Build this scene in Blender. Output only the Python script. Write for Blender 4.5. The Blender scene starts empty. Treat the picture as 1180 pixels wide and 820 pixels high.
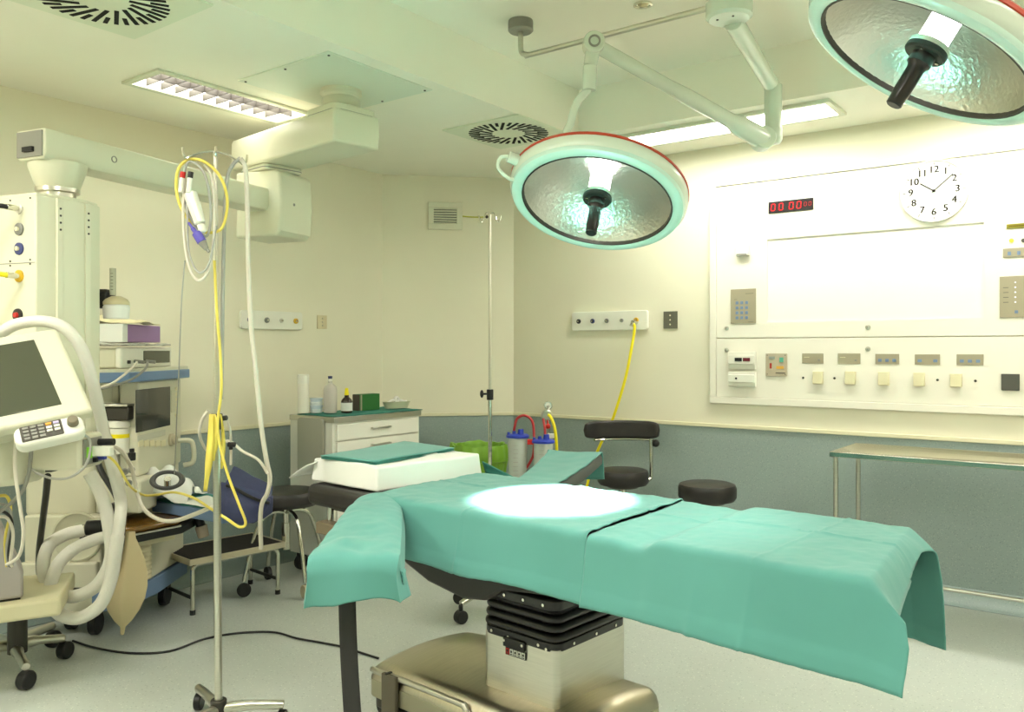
import bpy, bmesh, math, random
from mathutils import Vector, Matrix, noise
random.seed(7)
scene = bpy.context.scene
COL = scene.collection
PI = math.pi
rad = math.radians

# ------------------------------------------------------------------ camera constants
F, CX, CY, H = 955.0, 590.0, 402.0, 1.45
YAW = rad(36.75)
SA, CA = math.cos(YAW), math.sin(YAW)
CAM = Matrix.Rotation(YAW, 4, 'Z')                 # camera-aligned survey frame -> room frame
# room: x along the instrument-panel wall, y towards that wall
XL, XR, YB, YF = -4.69, 2.2, 5.32, -1.6            # left wall, near wall, panel wall, front wall
CUTX, CUTY = -3.956, 4.584                         # ends of the slanting corner wall
ZC, ZCOF, ZD = 2.815, 3.12, 0.925                  # ceiling, coffer, dado

def c(px, py, d):                                   # survey point at depth d (camera-aligned)
    return Vector(((px-CX)/F*d, d, H-(py-CY)/F*d))
def cz(px, py, z=0.0):                              # survey point on a level plane
    return c(px, py, (H-z)*F/(py-CY))
def W(v):
    return CAM @ Vector(v)
def w(px, py, d):
    return W(c(px, py, d))
def ray(px, py):
    return W(c(px, py, 1.0)) - Vector((0, 0, H))
def rw(px, py, y=YB):                               # point on the panel wall
    r = ray(px, py); t = y/r.y
    return Vector((r.x*t, y, H+r.z*t))
def lw(px, py, x=XL):
    r = ray(px, py); t = x/r.x
    return Vector((x, r.y*t, H+r.z*t))
CN = Vector((1, -1, 0)).normalized()
def cw(px, py, off=0.0):                            # point on the corner wall
    r = ray(px, py); p0 = Vector((XL, CUTY, 0)) + CN*off
    t = p0.dot(CN)/r.dot(CN)
    return Vector((r.x*t, r.y*t, H+r.z*t))
def ceil_pt(px, py, z=ZC):
    r = ray(px, py); t = (z-H)/r.z
    return Vector((r.x*t, r.y*t, z))

# ------------------------------------------------------------------ materials
def lin(v):
    v /= 255.0
    return v/12.92 if v <= 0.04045 else ((v+0.055)/1.055)**2.4
def rgb(r, g, b):
    return (lin(r), lin(g), lin(b), 1)
MATS = {}
def mat(name, col, rough=0.5, metal=0.0, var=0.0, scale=8.0, bump=0.0, bscale=60.0, spec=0.5, trans=0.0, alpha=1.0,
        stretch=None, sheen=0.0, coat=0.0, emit=None, estr=0.0, ior=1.45, sss=0.0):
    if name in MATS: return MATS[name]
    m = bpy.data.materials.new(name); m.use_nodes = True
    nt = m.node_tree; b = nt.nodes['Principled BSDF']
    b.inputs['Base Color'].default_value = col
    b.inputs['Roughness'].default_value = rough
    b.inputs['Metallic'].default_value = metal
    b.inputs['Specular IOR Level'].default_value = spec
    b.inputs['IOR'].default_value = ior
    b.inputs['Transmission Weight'].default_value = trans
    b.inputs['Alpha'].default_value = alpha
    b.inputs['Coat Weight'].default_value = coat
    b.inputs['Sheen Weight'].default_value = sheen
    if sss: b.inputs['Subsurface Weight'].default_value = sss
    if emit:
        b.inputs['Emission Color'].default_value = emit; b.inputs['Emission Strength'].default_value = estr
    if var or bump:
        tc = nt.nodes.new('ShaderNodeTexCoord'); mp = nt.nodes.new('ShaderNodeMapping')
        nt.links.new(tc.outputs['Object'], mp.inputs['Vector'])
        if stretch: mp.inputs['Scale'].default_value = stretch
    if var:
        n = nt.nodes.new('ShaderNodeTexNoise'); n.inputs['Scale'].default_value = scale; n.inputs['Detail'].default_value = 4
        nt.links.new(mp.outputs['Vector'], n.inputs['Vector'])
        r = nt.nodes.new('ShaderNodeValToRGB')
        r.color_ramp.elements[0].position = 0.3; r.color_ramp.elements[1].position = 0.7
        r.color_ramp.elements[0].color = tuple(x*(1-var) for x in col[:3])+(1,)
        r.color_ramp.elements[1].color = tuple(min(1, x*(1+var)) for x in col[:3])+(1,)
        nt.links.new(n.outputs['Fac'], r.inputs['Fac']); nt.links.new(r.outputs['Color'], b.inputs['Base Color'])
    if bump:
        n2 = nt.nodes.new('ShaderNodeTexNoise'); n2.inputs['Scale'].default_value = bscale; n2.inputs['Detail'].default_value = 3
        nt.links.new(mp.outputs['Vector'], n2.inputs['Vector'])
        bp = nt.nodes.new('ShaderNodeBump'); bp.inputs['Strength'].default_value = bump; bp.inputs['Distance'].default_value = 0.01
        nt.links.new(n2.outputs['Fac'], bp.inputs['Height']); nt.links.new(bp.outputs['Normal'], b.inputs['Normal'])
    MATS[name] = m
    return m

def speckle(name, base, light, dark, rough, scale=90.0, amt=(.38, .3)):
    """sheet vinyl: a soft mottled ground with pale and dark chips"""
    m = bpy.data.materials.new(name); m.use_nodes = True
    nt = m.node_tree; b = nt.nodes['Principled BSDF']; b.inputs['Roughness'].default_value = rough
    b.inputs['Specular IOR Level'].default_value = 0.35
    tc = nt.nodes.new('ShaderNodeTexCoord')
    def node(t, **k):
        n = nt.nodes.new(t)
        for a, v in k.items(): n.inputs[a].default_value = v
        return n
    n1 = node('ShaderNodeTexNoise', Scale=3.0, Detail=5.0); nt.links.new(tc.outputs['Object'], n1.inputs['Vector'])
    n3 = node('ShaderNodeTexNoise', Scale=55.0, Detail=3.0); nt.links.new(tc.outputs['Object'], n3.inputs['Vector'])
    mx0 = nt.nodes.new('ShaderNodeMixRGB'); mx0.blend_type = 'MIX'
    mx0.inputs[1].default_value = tuple(x*0.9 for x in base[:3])+(1,); mx0.inputs[2].default_value = tuple(x*1.1 for x in base[:3])+(1,)
    add = nt.nodes.new('ShaderNodeMath'); add.operation = 'MULTIPLY_ADD'; add.inputs[1].default_value = 0.5
    nt.links.new(n1.outputs['Fac'], add.inputs[0])
    hm = nt.nodes.new('ShaderNodeMath'); hm.operation = 'MULTIPLY'; hm.inputs[1].default_value = 0.5
    nt.links.new(n3.outputs['Fac'], hm.inputs[0]); nt.links.new(hm.outputs[0], add.inputs[2])
    nt.links.new(add.outputs[0], mx0.inputs[0])
    prev = mx0.outputs[0]
    for (sc, thr, colr, amt) in ((scale, 0.62, light, amt[0]), (scale*0.8, 0.62, dark, amt[1])):
        vo = node('ShaderNodeTexVoronoi', Scale=sc, Randomness=1.0); nt.links.new(tc.outputs['Object'], vo.inputs['Vector'])
        sep = nt.nodes.new('ShaderNodeSeparateColor'); nt.links.new(vo.outputs['Color'], sep.inputs[0])
        gt = nt.nodes.new('ShaderNodeMath'); gt.operation = 'GREATER_THAN'; gt.inputs[1].default_value = 0.86
        nt.links.new(sep.outputs[0 if colr is light else 1], gt.inputs[0])
        lt = nt.nodes.new('ShaderNodeMath'); lt.operation = 'LESS_THAN'; lt.inputs[1].default_value = 0.33
        nt.links.new(vo.outputs['Distance'], lt.inputs[0])
        mu = nt.nodes.new('ShaderNodeMath'); mu.operation = 'MULTIPLY'; nt.links.new(gt.outputs[0], mu.inputs[0]); nt.links.new(lt.outputs[0], mu.inputs[1])
        mu2 = nt.nodes.new('ShaderNodeMath'); mu2.operation = 'MULTIPLY'; mu2.inputs[1].default_value = amt; nt.links.new(mu.outputs[0], mu2.inputs[0])
        mx = nt.nodes.new('ShaderNodeMixRGB'); mx.inputs[2].default_value = colr
        nt.links.new(mu2.outputs[0], mx.inputs[0]); nt.links.new(prev, mx.inputs[1]); prev = mx.outputs[0]
    nt.links.new(prev, b.inputs['Base Color'])
    MATS[name] = m
    return m

WALL = mat('wall_paint', rgb(231, 227, 203), 0.55, var=0.02, scale=2, bump=0.02, bscale=120)
CEIL = mat('ceiling_paint', rgb(245, 243, 226), 0.7, var=0.015, scale=2)
WAINS = speckle('wainscot_vinyl', rgb(148, 163, 158), rgb(205, 212, 200), rgb(95, 108, 104), 0.4, 150)
FLOORM = speckle('floor_vinyl', rgb(192, 198, 190), rgb(226, 230, 216), rgb(140, 150, 142), 0.32, 110, (.75, .5))
TRIM = mat('dado_cream', rgb(225, 220, 188), 0.35)
WHITE = mat('white_enamel', rgb(230, 230, 216), 0.3, var=0.01, scale=5)
PANELW = mat('panel_white', rgb(234, 231, 216), 0.35)
LAMPW = mat('lamp_white', rgb(216, 226, 210), 0.25, coat=0.3)
MACH = mat('machine_cream', rgb(208, 206, 182), 0.4, var=0.015, scale=4, bump=0.01, bscale=200)
MACH2 = mat('machine_grey_cream', rgb(196, 194, 168), 0.45, var=0.02, scale=4)
PEND = mat('pendant_cream', rgb(218, 218, 194), 0.35, var=0.01, scale=3)
STEEL = mat('brushed_steel', rgb(206, 204, 192), 0.28, 1.0, var=0.05, scale=6, stretch=(1, 1, 30), bump=0.03, bscale=40)
CHROME = mat('chrome', rgb(214, 212, 200), 0.12, 1.0)
GOLDST = mat('warm_steel', rgb(194, 187, 168), 0.3, 1.0, var=0.06, scale=5, stretch=(25, 1, 1))
BLACKL = mat('black_leatherette', rgb(42, 39, 37), 0.38, var=0.1, scale=30, bump=0.08, bscale=300)
BLACKP = mat('black_plastic', rgb(28, 28, 28), 0.4)
BLACKR = mat('black_rubber', rgb(24, 24, 25), 0.28, coat=0.25)
DARKM = mat('dark_metal', rgb(70, 68, 62), 0.4, 0.6)
GREYP = mat('grey_plastic', rgb(140, 140, 130), 0.45)
DGREY = mat('dark_grey_plastic', rgb(82, 82, 74), 0.45)
BLUEP = mat('machine_blue', rgb(112, 138, 172), 0.45)
TEAL = mat('surgical_teal_cloth', rgb(88, 152, 143), 0.85, var=0.03, scale=5, bump=0.06, bscale=500, sheen=0.2)
TEALD = mat('surgical_teal_dark', rgb(62, 132, 120), 0.85, var=0.04, scale=6, bump=0.08, bscale=400)
LINEN = mat('white_linen', rgb(228, 229, 222), 0.8, var=0.02, scale=8, bump=0.08, bscale=400)
NAVY = mat('navy_nylon', rgb(56, 62, 96), 0.6, var=0.08, scale=60, bump=0.1, bscale=300)
YELLOW = mat('yellow_hose', rgb(238, 222, 30), 0.35)
YELLOWC = mat('yellow_cable', rgb(226, 208, 96), 0.4)
YELLOWT = mat('yellow_tape', rgb(224, 208, 96), 0.5)
REDM = mat('red_plastic', rgb(196, 40, 34), 0.4)
REDT = mat('red_tubing', rgb(176, 50, 52), 0.3)
BLUEL = mat('blue_lid', rgb(44, 66, 176), 0.4)
HOSE = mat('clear_hose', rgb(228, 226, 214), 0.35, alpha=0.93, bump=0.25, bscale=3, stretch=(40, 40, 40))
CABW = mat('white_cable', rgb(214, 208, 192), 0.45)
CABG = mat('grey_cable', rgb(168, 168, 160), 0.45)
GLASS = mat('clear_plastic', rgb(236, 240, 236), 0.08, trans=0.9, ior=1.2, alpha=0.75)
SCREEN = mat('screen_dark', rgb(70, 74, 58), 0.18, coat=0.5)
SCREENB = mat('screen_black', rgb(36, 38, 40), 0.15, coat=0.5)
BEIGE = mat('beige_plate', rgb(160, 153, 128), 0.4)
IVORY = mat('ivory_switch', rgb(222, 215, 178), 0.35)
BLUEB = mat('blue_button', rgb(112, 134, 165), 0.4)

# ------------------------------------------------------------------ mesh builder
class B:
    def __init__(s): s.bm = bmesh.new()
    def _add(s, verts, faces):
        vs = [s.bm.verts.new(v) for v in verts]
        for f in faces:
            try: s.bm.faces.new([vs[i] for i in f])
            except ValueError: pass
        return vs
    def box(s, cen, size, rz=0.0, M=None, tap=(1, 1)):
        hx, hy, hz = [k/2 for k in size]
        R = M if M is not None else Matrix.Rotation(rz, 4, 'Z')
        pts = []
        for z in (-1, 1):
            tx, ty = tap if z > 0 else (1, 1)
            for x, y in ((-1, -1), (1, -1), (1, 1), (-1, 1)):
                pts.append(Vector(cen) + (R @ Vector((x*hx*tx, y*hy*ty, z*hz))))
        s._add(pts, ((3, 2, 1, 0), (4, 5, 6, 7), (0, 1, 5, 4), (1, 2, 6, 5), (2, 3, 7, 6), (3, 0, 4, 7)))
        return s
    def prism(s, poly, z0, z1, M=None):
        n = len(poly); M = M or Matrix()
        pts = [M @ Vector((p[0], p[1], z0)) for p in poly] + [M @ Vector((p[0], p[1], z1)) for p in poly]
        fs = [tuple(range(n))[::-1], tuple(range(n, 2*n))] + [(i, (i+1) % n, n+(i+1) % n, n+i) for i in range(n)]
        s._add(pts, fs); return s
    def rbox(s, cen, size, r, rz=0.0, M=None, k=5):
        """box with rounded vertical edges"""
        hx, hy, hz = [q/2 for q in size]; poly = []
        for (sx, sy, a0) in ((1, 1, 0), (-1, 1, 90), (-1, -1, 180), (1, -1, 270)):
            for i in range(k+1):
                a = rad(a0+90*i/k); poly.append((sx*(hx-r)+r*math.cos(a), sy*(hy-r)+r*math.sin(a)))
        T = Matrix.Translation(Vector(cen)) @ (M if M is not None else Matrix.Rotation(rz, 4, 'Z'))
        return s.prism(poly, -hz, hz, T)
    def frame_of(s, d):
        d = Vector(d).normalized(); up = Vector((0, 0, 1)) if abs(d.z) < 0.95 else Vector((1, 0, 0))
        x = up.cross(d).normalized(); y = d.cross(x)
        return x, y, d
    def cyl(s, p0, p1, r0, r1=None, n=20, caps=True):
        p0, p1 = Vector(p0), Vector(p1); r1 = r0 if r1 is None else r1
        x, y, d = s.frame_of(p1-p0)
        pts = []
        for p, r in ((p0, r0), (p1, r1)):
            for i in range(n):
                a = 2*PI*i/n; pts.append(p + x*(r*math.cos(a)) + y*(r*math.sin(a)))
        fs = [(i, (i+1) % n, n+(i+1) % n, n+i) for i in range(n)]
        if caps: fs += [tuple(range(n))[::-1], tuple(range(n, 2*n))]
        s._add(pts, fs); return s
    def tube(s, pts, r, n=10, smooth=6, caps=True, closed=False):
        P = [Vector(p) for p in pts]
        if smooth and len(P) > 2:
            Q = []; m = len(P)
            rng = m if closed else m-1
            for i in range(rng):
                if closed: a, b, cc, d = P[i-1], P[i], P[(i+1) % m], P[(i+2) % m]
                else: a, b, cc, d = P[max(i-1, 0)], P[i], P[i+1], P[min(i+2, m-1)]
                for k in range(smooth):
                    t = k/smooth
                    Q.append(0.5*((2*b)+(cc-a)*t+(2*a-5*b+4*cc-d)*t*t+(3*b-a-3*cc+d)*t**3))
            if not closed: Q.append(P[-1])
            P = Q
        m = len(P); rings = []; x = None
        for i, p in enumerate(P):
            if closed: d = P[(i+1) % m]-P[i-1]
            else: d = P[min(i+1, m-1)]-P[max(i-1, 0)]
            if d.length < 1e-9: d = Vector((0, 0, 1))
            d.normalize()
            if x is None: x = s.frame_of(d)[0]
            else:
                x = x-d*x.dot(d)
                x = x.normalized() if x.length > 1e-6 else s.frame_of(d)[0]
            y = d.cross(x)
            rr = r[i*(len(r)-1)//max(m-1, 1)] if isinstance(r, (list, tuple)) else r
            rings.append([s.bm.verts.new(p+x*(rr*math.cos(2*PI*k/n))+y*(rr*math.sin(2*PI*k/n))) for k in range(n)])
        for i in range(m if closed else m-1):
            A, Bq = rings[i], rings[(i+1) % m]
            for k in range(n): s.bm.faces.new((A[k], A[(k+1) % n], Bq[(k+1) % n], Bq[k]))
        if caps and not closed:
            s.bm.faces.new(rings[0][::-1]); s.bm.faces.new(rings[-1])
        return s
    def lathe(s, prof, n=32, M=None, closed=False):
        M = M or Matrix(); rings = []
        for r, z in prof:
            if r < 1e-6: rings.append([s.bm.verts.new(M @ Vector((0, 0, z)))])
            else: rings.append([s.bm.verts.new(M @ Vector((r*math.cos(2*PI*i/n), r*math.sin(2*PI*i/n), z))) for i in range(n)])
        prs = list(zip(rings, rings[1:])) + ([(rings[-1], rings[0])] if closed else [])
        for a, b in prs:
            for i in range(n):
                j = (i+1) % n
                if len(a) == 1 and len(b) == 1: continue
                if len(a) == 1: s.bm.faces.new((a[0], b[j], b[i]))
                elif len(b) == 1: s.bm.faces.new((a[i], a[j], b[0]))
                else: s.bm.faces.new((a[i], a[j], b[j], b[i]))
        return s
    def sheet(s, fn, nu, nv):
        g = [[s.bm.verts.new(fn(i/nu, j/nv)) for j in range(nv+1)] for i in range(nu+1)]
        for i in range(nu):
            for j in range(nv): s.bm.faces.new((g[i][j], g[i+1][j], g[i+1][j+1], g[i][j+1]))
        return s
    def ball(s, cen, r, n=16, sc=(1, 1, 1), M=None):
        prof = [(r*math.sin(PI*i/n), -r*math.cos(PI*i/n)) for i in range(n+1)]
        prof[0] = (0, -r); prof[-1] = (0, r)
        T = Matrix.Translation(Vector(cen)) @ (M or Matrix()) @ Matrix.Diagonal((*sc, 1))
        return s.lathe(prof, n*2, T)
    def mesh(s, me, M):
        b2 = bmesh.new(); b2.from_mesh(me); bmesh.ops.transform(b2, matrix=M, verts=b2.verts)
        t = bpy.data.meshes.new('tmp'); b2.to_mesh(t); b2.free(); s.bm.from_mesh(t); bpy.data.meshes.remove(t)
        return s
    def build(s, name, m, parent=None, frame=None, bevel=0.0, seg=2, origin=None, solid=0.0, subsurf=0, angle=38, fixn=True):
        bm = s.bm
        if fixn: bmesh.ops.recalc_face_normals(bm, faces=bm.faces)
        if frame is not None:
            X = root_matrix(parent).inverted() @ frame if parent else frame
            bmesh.ops.transform(bm, matrix=X, verts=bm.verts)
        if origin is not None:
            bmesh.ops.translate(bm, vec=-Vector(origin), verts=bm.verts)
        for f in bm.faces: f.smooth = True
        lim = rad(angle)
        for e in bm.edges:
            if len(e.link_faces) == 2:
                if e.calc_face_angle(0) > lim: e.smooth = False
        me = bpy.data.meshes.new(name); bm.to_mesh(me); bm.free()
        me.materials.append(m)
        o = bpy.data.objects.new(name, me); COL.objects.link(o)
        if origin is not None: o.location = origin
        if parent: o.parent = parent
        if solid:
            md = o.modifiers.new('solid', 'SOLIDIFY'); md.thickness = solid; md.offset = -1
        if bevel:
            md = o.modifiers.new('bevel', 'BEVEL'); md.width = bevel; md.segments = seg; md.limit_method = 'ANGLE'; md.angle_limit = rad(40)
            md.harden_normals = False
        if subsurf:
            md = o.modifiers.new('sub', 'SUBSURF'); md.levels = subsurf; md.render_levels = subsurf
        return o

def root_matrix(o):
    while o.parent: o = o.parent
    return Matrix.Translation(o.location) @ o.rotation_euler.to_matrix().to_4x4()
ROOM = Matrix()

def thing(name, label, cat, loc=(0, 0, 0), rz=0.0, group=None):
    o = bpy.data.objects.new(name, None); COL.objects.link(o)
    o.location = loc; o.rotation_euler = (0, 0, rz); o.empty_display_size = 0.05
    o['label'] = label; o['category'] = cat
    if group: o['group'] = group
    return o
def tag(o, label, cat, group=None, kind=None):
    o['label'] = label; o['category'] = cat
    if group: o['group'] = group
    if kind: o['kind'] = kind
    return o
def struct(o):
    o['kind'] = 'structure'; return o
def dup(root, loc, rz, label, group=None):
    r = root.copy(); COL.objects.link(r); r.location = loc; r.rotation_euler = (0, 0, rz); r['label'] = label
    if group: r['group'] = group
    def rec(a, b):
        for ch in list(a.children):
            k = ch.copy(); COL.objects.link(k); k.parent = b; rec(ch, k)
    rec(root, r)
    return r

def text_mesh(txt, size, M, depth=0.0008):
    cu = bpy.data.curves.new('t', 'FONT'); cu.body = txt; cu.size = size; cu.align_x = 'CENTER'; cu.align_y = 'CENTER'; cu.extrude = depth; cu.offset = 0.0
    cu.resolution_u = 4
    o = bpy.data.objects.new('t', cu); COL.objects.link(o)
    bpy.context.view_layer.update()
    me = bpy.data.meshes.new_from_object(o.evaluated_get(bpy.context.evaluated_depsgraph_get()))
    bpy.data.objects.remove(o); bpy.data.curves.remove(cu)
    b = B(); b.mesh(me, M); bpy.data.meshes.remove(me)
    return b

# frames on the walls: local x along the wall (to the right as seen), local y up, local z out of the wall
def wall_frame(p, kind):
    if kind == 'right': R = Matrix(((1, 0, 0), (0, 0, -1), (0, 1, 0)))
    elif kind == 'left': R = Matrix(((0, 0, 1), (1, 0, 0), (0, 1, 0)))
    else:
        q = math.sqrt(.5); R = Matrix(((q, 0, q), (q, 0, -q), (0, 1, 0)))
    return Matrix.Translation(p) @ R.to_4x4()
# ------------------------------------------------------------------ the setting
b = B(); b.box(((XL+XR)/2, (YB+YF)/2, -0.05), (XR-XL+.4, YB-YF+.4, 0.1)); struct(b.build('floor', FLOORM))
T = 0.12
def wallbox(name, p0, p1, z0, z1, m, nrm, t=T, off=0.0):
    """slab standing on the line p0-p1, its face at the line, its body on the far side of nrm"""
    p0, p1, nrm = Vector((*p0, 0)), Vector((*p1, 0)), Vector((*nrm, 0)).normalized()
    a, d = p0+nrm*off, p1+nrm*off; e, f = d-nrm*t, a-nrm*t
    bb = B(); bb.prism([(v.x, v.y) for v in (a, d, e, f)], z0, z1)
    return struct(bb.build(name, m))
q = .7071
runs = (('left', (XL, YF), (XL, CUTY), (1, 0)), ('back', (XL, CUTY), (CUTX, YB), (q, -q)), ('right', (CUTX, YB), (XR, YB), (0, -1)),
        ('near', (XR, YB), (XR, YF), (-1, 0)), ('front', (XR, YF), (XL, YF), (0, 1)))
k = 0
for nm, p0, p1, n in runs:
    wallbox('wall_'+nm, p0, p1, -0.02, ZC+.4, WALL, n)
    k += 1; wallbox('trim_%d' % k, p0, p1, 0.0, ZD, WAINS, n, t=0.004, off=0.004)
    k += 1; o = wallbox('trim_%d' % k, p0, p1, ZD-.004, ZD+.022, TRIM, n, t=0.014, off=0.014)
    md = o.modifiers.new('bevel', 'BEVEL'); md.width = .004; md.segments = 2
    # coved skirting: the sheet vinyl turns up the wall in a quarter round
    a, d2, nn = Vector((*p0, 0)), Vector((*p1, 0)), Vector((*n, 0)).normalized()
    bb = B(); rr = 0.09
    prof = [(0.004+rr-rr*math.sin(rad(t)), rr-rr*math.cos(rad(t))+0.0015) for t in range(0, 91, 10)]
    bb.sheet(lambda u, v: (a.lerp(d2, u)+nn*prof[int(round(v*9))][0]+Vector((0, 0, prof[int(round(v*9))][1]))), 1, 9)
    struct(bb.build('baseboard_'+nm, WAINS, solid=0.002))

# ceiling with its raised coffer over the table
COFX0, COFY1 = -2.856, 4.544
COFX1, COFY0 = 0.45, 1.2
b = B()
X0, X1, Y0, Y1 = XL-.05, XR+.05, YF-.05, YB+.05
# opening for the recessed louvred light
p = [ceil_pt(*q) for q in ((143, 95), (176, 77.5), (355, 127), (331, 144))]
lx0 = (p[0].x+p[3].x)/2; lx1 = (p[1].x+p[2].x)/2; ly0 = (p[0].y+p[1].y)/2; ly1 = (p[2].y+p[3].y)/2
hx0, hx1, hy0, hy1 = lx0+.03, lx1-.03, ly0+.03, ly1-.03
for (x0, x1, y0, y1) in ((X0, hx0, Y0, Y1), (hx1, COFX0, Y0, Y1), (hx0, hx1, Y0, hy0), (hx0, hx1, hy1, Y1), (COFX1, X1, Y0, Y1), (COFX0, COFX1, Y0, COFY0), (COFX0, COFX1, COFY1, Y1)):
    b.box(((x0+x1)/2, (y0+y1)/2, ZC+.2), (x1-x0, y1-y0, .4))
struct(b.build('ceiling', CEIL))
b = B(); b.box(((COFX0+COFX1)/2, (COFY0+COFY1)/2, ZCOF+.03), (COFX1-COFX0+.02, COFY1-COFY0+.02, .06)); struct(b.build('ceiling_coffer', CEIL))

# ------------------------------------------------------------------ ceiling lights and added fill panels
LIGHT_R = mat('bright_diffuser', rgb(255, 255, 245), 0.5, emit=(1.0, 0.96, 0.88, 1), estr=3.9)
LIGHT_L = mat('soft_diffuser', rgb(250, 240, 225), 0.5, emit=(1.0, 0.96, 0.86, 1), estr=2.5)
FILL_F = mat('front_fill', rgb(255, 255, 245), 0.5, emit=(1.0, 0.96, 0.87, 1), estr=5.2)  # for unseen panels added to brighten the front and left of the room
FILL_N = mat('near_fill', rgb(255, 255, 245), 0.5, emit=(1.0, 0.96, 0.86, 1), estr=3.8)  # for unseen panels added beside the coffer to lift the left wall
FRAMEM = mat('light_frame', rgb(216, 220, 200), 0.35, 0.2)
LOUV = mat('louvre_grey', rgb(76, 72, 67), 0.6)
def flat_light(x0, x1, y0, y1, label, em, louvre=False):
    cx, cy = (x0+x1)/2, (y0+y1)/2; a, d = x1-x0, y1-y0
    t = thing('ceiling_light', label, 'ceiling light', (cx, cy, ZC))
    b = B(); fw = .035; fh = .014 if louvre else .02; up = .045 if louvre else 0
    for (px, py, sx, sy) in ((0, d/2-fw/2, a, fw), (0, -d/2+fw/2, a, fw), (a/2-fw/2, 0, fw, d-2*fw), (-a/2+fw/2, 0, fw, d-2*fw)):
        b.box((px, py, -fh/2), (sx, sy, fh))
    b.build('frame', FRAMEM, t, bevel=.003)
    b = B(); b.box((0, 0, -.004+up), (a-2*fw, d-2*fw, .006)); b.build('diffuser', em, t)
    if louvre:
        b = B()
        for (px, py, sx, sy) in ((0, d/2-fw+.002, a-2*fw, .004), (0, -d/2+fw-.002, a-2*fw, .004), (a/2-fw+.002, 0, .004, d-2*fw), (-a/2+fw-.002, 0, .004, d-2*fw)): b.box((px, py, .024), (sx, sy, .052))
        b.build('housing', FRAMEM, t)
        b = B(); long_y = d > a; L, S = (d, a) if long_y else (a, d)
        n = int(L/.085)
        for i in range(1, n):
            u = -L/2+fw+(L-2*fw)*i/n
            if long_y: b.box((0, u, up-.026), (S-2*fw, .006, .036))
            else: b.box((u, 0, up-.026), (.006, S-2*fw, .036))
        if long_y: b.box((0, 0, up-.026), (.007, L-2*fw, .036))
        else: b.box((0, 0, up-.026), (L-2*fw, .007, .036))
        b.build('louvre', LOUV, t)
    return t
# left one: runs along the left wall
flat_light(lx0, lx1, ly0, ly1, 'narrow louvred ceiling light over the pendant arm near the left wall', LIGHT_L, True)
r1 = ceil_pt(973, 127); r1b = ceil_pt(948, 113)
ry0, ry1 = COFY1+.10, COFY1+.44
ex = r1.x
flat_light(ex-1.35, ex, ry0, ry1, 'long bright ceiling light in the strip behind the nearer surgical lamp arm', LIGHT_R)
flat_light(ex+.28, ex+1.63, ry0, ry1, 'bright ceiling light partly hidden behind the right surgical lamp', LIGHT_R)
flat_light(COFX1+.25, COFX1+.6, 1.0, 2.6, 'added unseen fill light on the near side of the coffer', FILL_N)
flat_light(COFX1+.25, COFX1+.6, 2.9, 4.5, 'added unseen fill light on the near side of the coffer by the right wall', FILL_N)
flat_light(-2.4, -.6, .45, .85, 'added unseen fill light on the front side of the coffer', FILL_F)
flat_light(-3.9, -3.3, -1.1, .3, 'wide added unseen fill light in the front left part of the ceiling', FILL_F)

# swirl air diffusers
DARKHOLE = mat('duct_black', rgb(16, 17, 14), 0.9)
PLATEM = mat('diffuser_plate', rgb(226, 232, 208), 0.4)
def swirl(cx, cy, R, side, label):
    t = thing('air_diffuser', label, 'air vent', (cx, cy, ZC), group='round swirl air vents in the left ceiling')
    b = B(); b.box((0, 0, -.005), (side, side, .01)); b.build('plate', PLATEM, t, bevel=.002)
    b = B(); N = 36
    for i in range(N):
        a = 2*PI*i/N
        ln = .60 if i % 2 == 0 else .27
        p1 = Vector((R*.98*math.cos(a), R*.98*math.sin(a), -.011)); p0 = p1-Vector((math.cos(a+.22), math.sin(a+.22), 0))*(R*ln)
        dd = (p1-p0); ang = math.atan2(dd.y, dd.x)
        b.box((p0+p1)/2, (dd.length, R*.070, .003), ang)
    b.build('slots', DARKHOLE, t)
    return t
s1 = ceil_pt(586, 152); e1 = ceil_pt(538, 152)
swirl(s1.x, s1.y, .255, .59, 'round swirl air vent in the ceiling beside the tilted surgical lamp')
s2 = ceil_pt(117, -3)
swirl(s2.x, s2.y, .25, .59, 'round swirl air vent at the top left edge of the photo')

# downlight in the coffer
p = ceil_pt(741, 5, ZCOF)
t = thing('downlight', 'small round recessed spotlight in the raised coffer', 'ceiling light', p)
b = B(); b.lathe([(.046, 0), (.046, -.006), (.036, -.008), (.032, -.002), (.032, 0)], 28, closed=True); b.build('bezel', CHROME, t)
b = B(); b.ball((0, 0, -.001), .026, 10, (1, 1, .3)); b.build('bulb', mat('lens_glass', rgb(200, 190, 150), .1, .6), t)

# ------------------------------------------------------------------ instrument panel on the right wall
pl = rw(819.5, 464); xl = pl.x
mid = rw(1000, 377).x; xr = 2*mid-xl
zb = pl.z; zt = rw(980, 188.8).z; zm = rw(900, 389).z
PF = wall_frame(Vector(((xl+xr)/2, YB, 0)), 'right')
def PW(px, py):                                        # photo survey -> panel face coordinates (x, z)
    q = rw(px, py); return (q.x-(xl+xr)/2, q.z)
PANEL = thing('wall_control_panel', 'large white built-in control panel on the right wall', 'control panel', (((xl+xr)/2), YB, zb))
PWID = xr-xl
b = B(); fw = .045
for (x, z, sx, sz) in ((0, zt-fw/2, PWID, fw), (0, zb+fw/2, PWID, fw), (-PWID/2+fw/2, (zb+zt)/2, fw, zt-zb-2*fw), (PWID/2-fw/2, (zb+zt)/2, fw, zt-zb-2*fw)):
    b.box((x, z, .014), (sx, sz, .028))
b.build('frame', PANELW, PANEL, frame=PF, bevel=.004)
gap = .0025
b = B(); b.box((0, (zb+fw+zm-gap)/2, .009), (PWID-2*fw-.004, zm-gap-zb-fw-.004, .018)); b.build('lower_board', PANELW, PANEL, frame=PF, bevel=.002)
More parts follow.
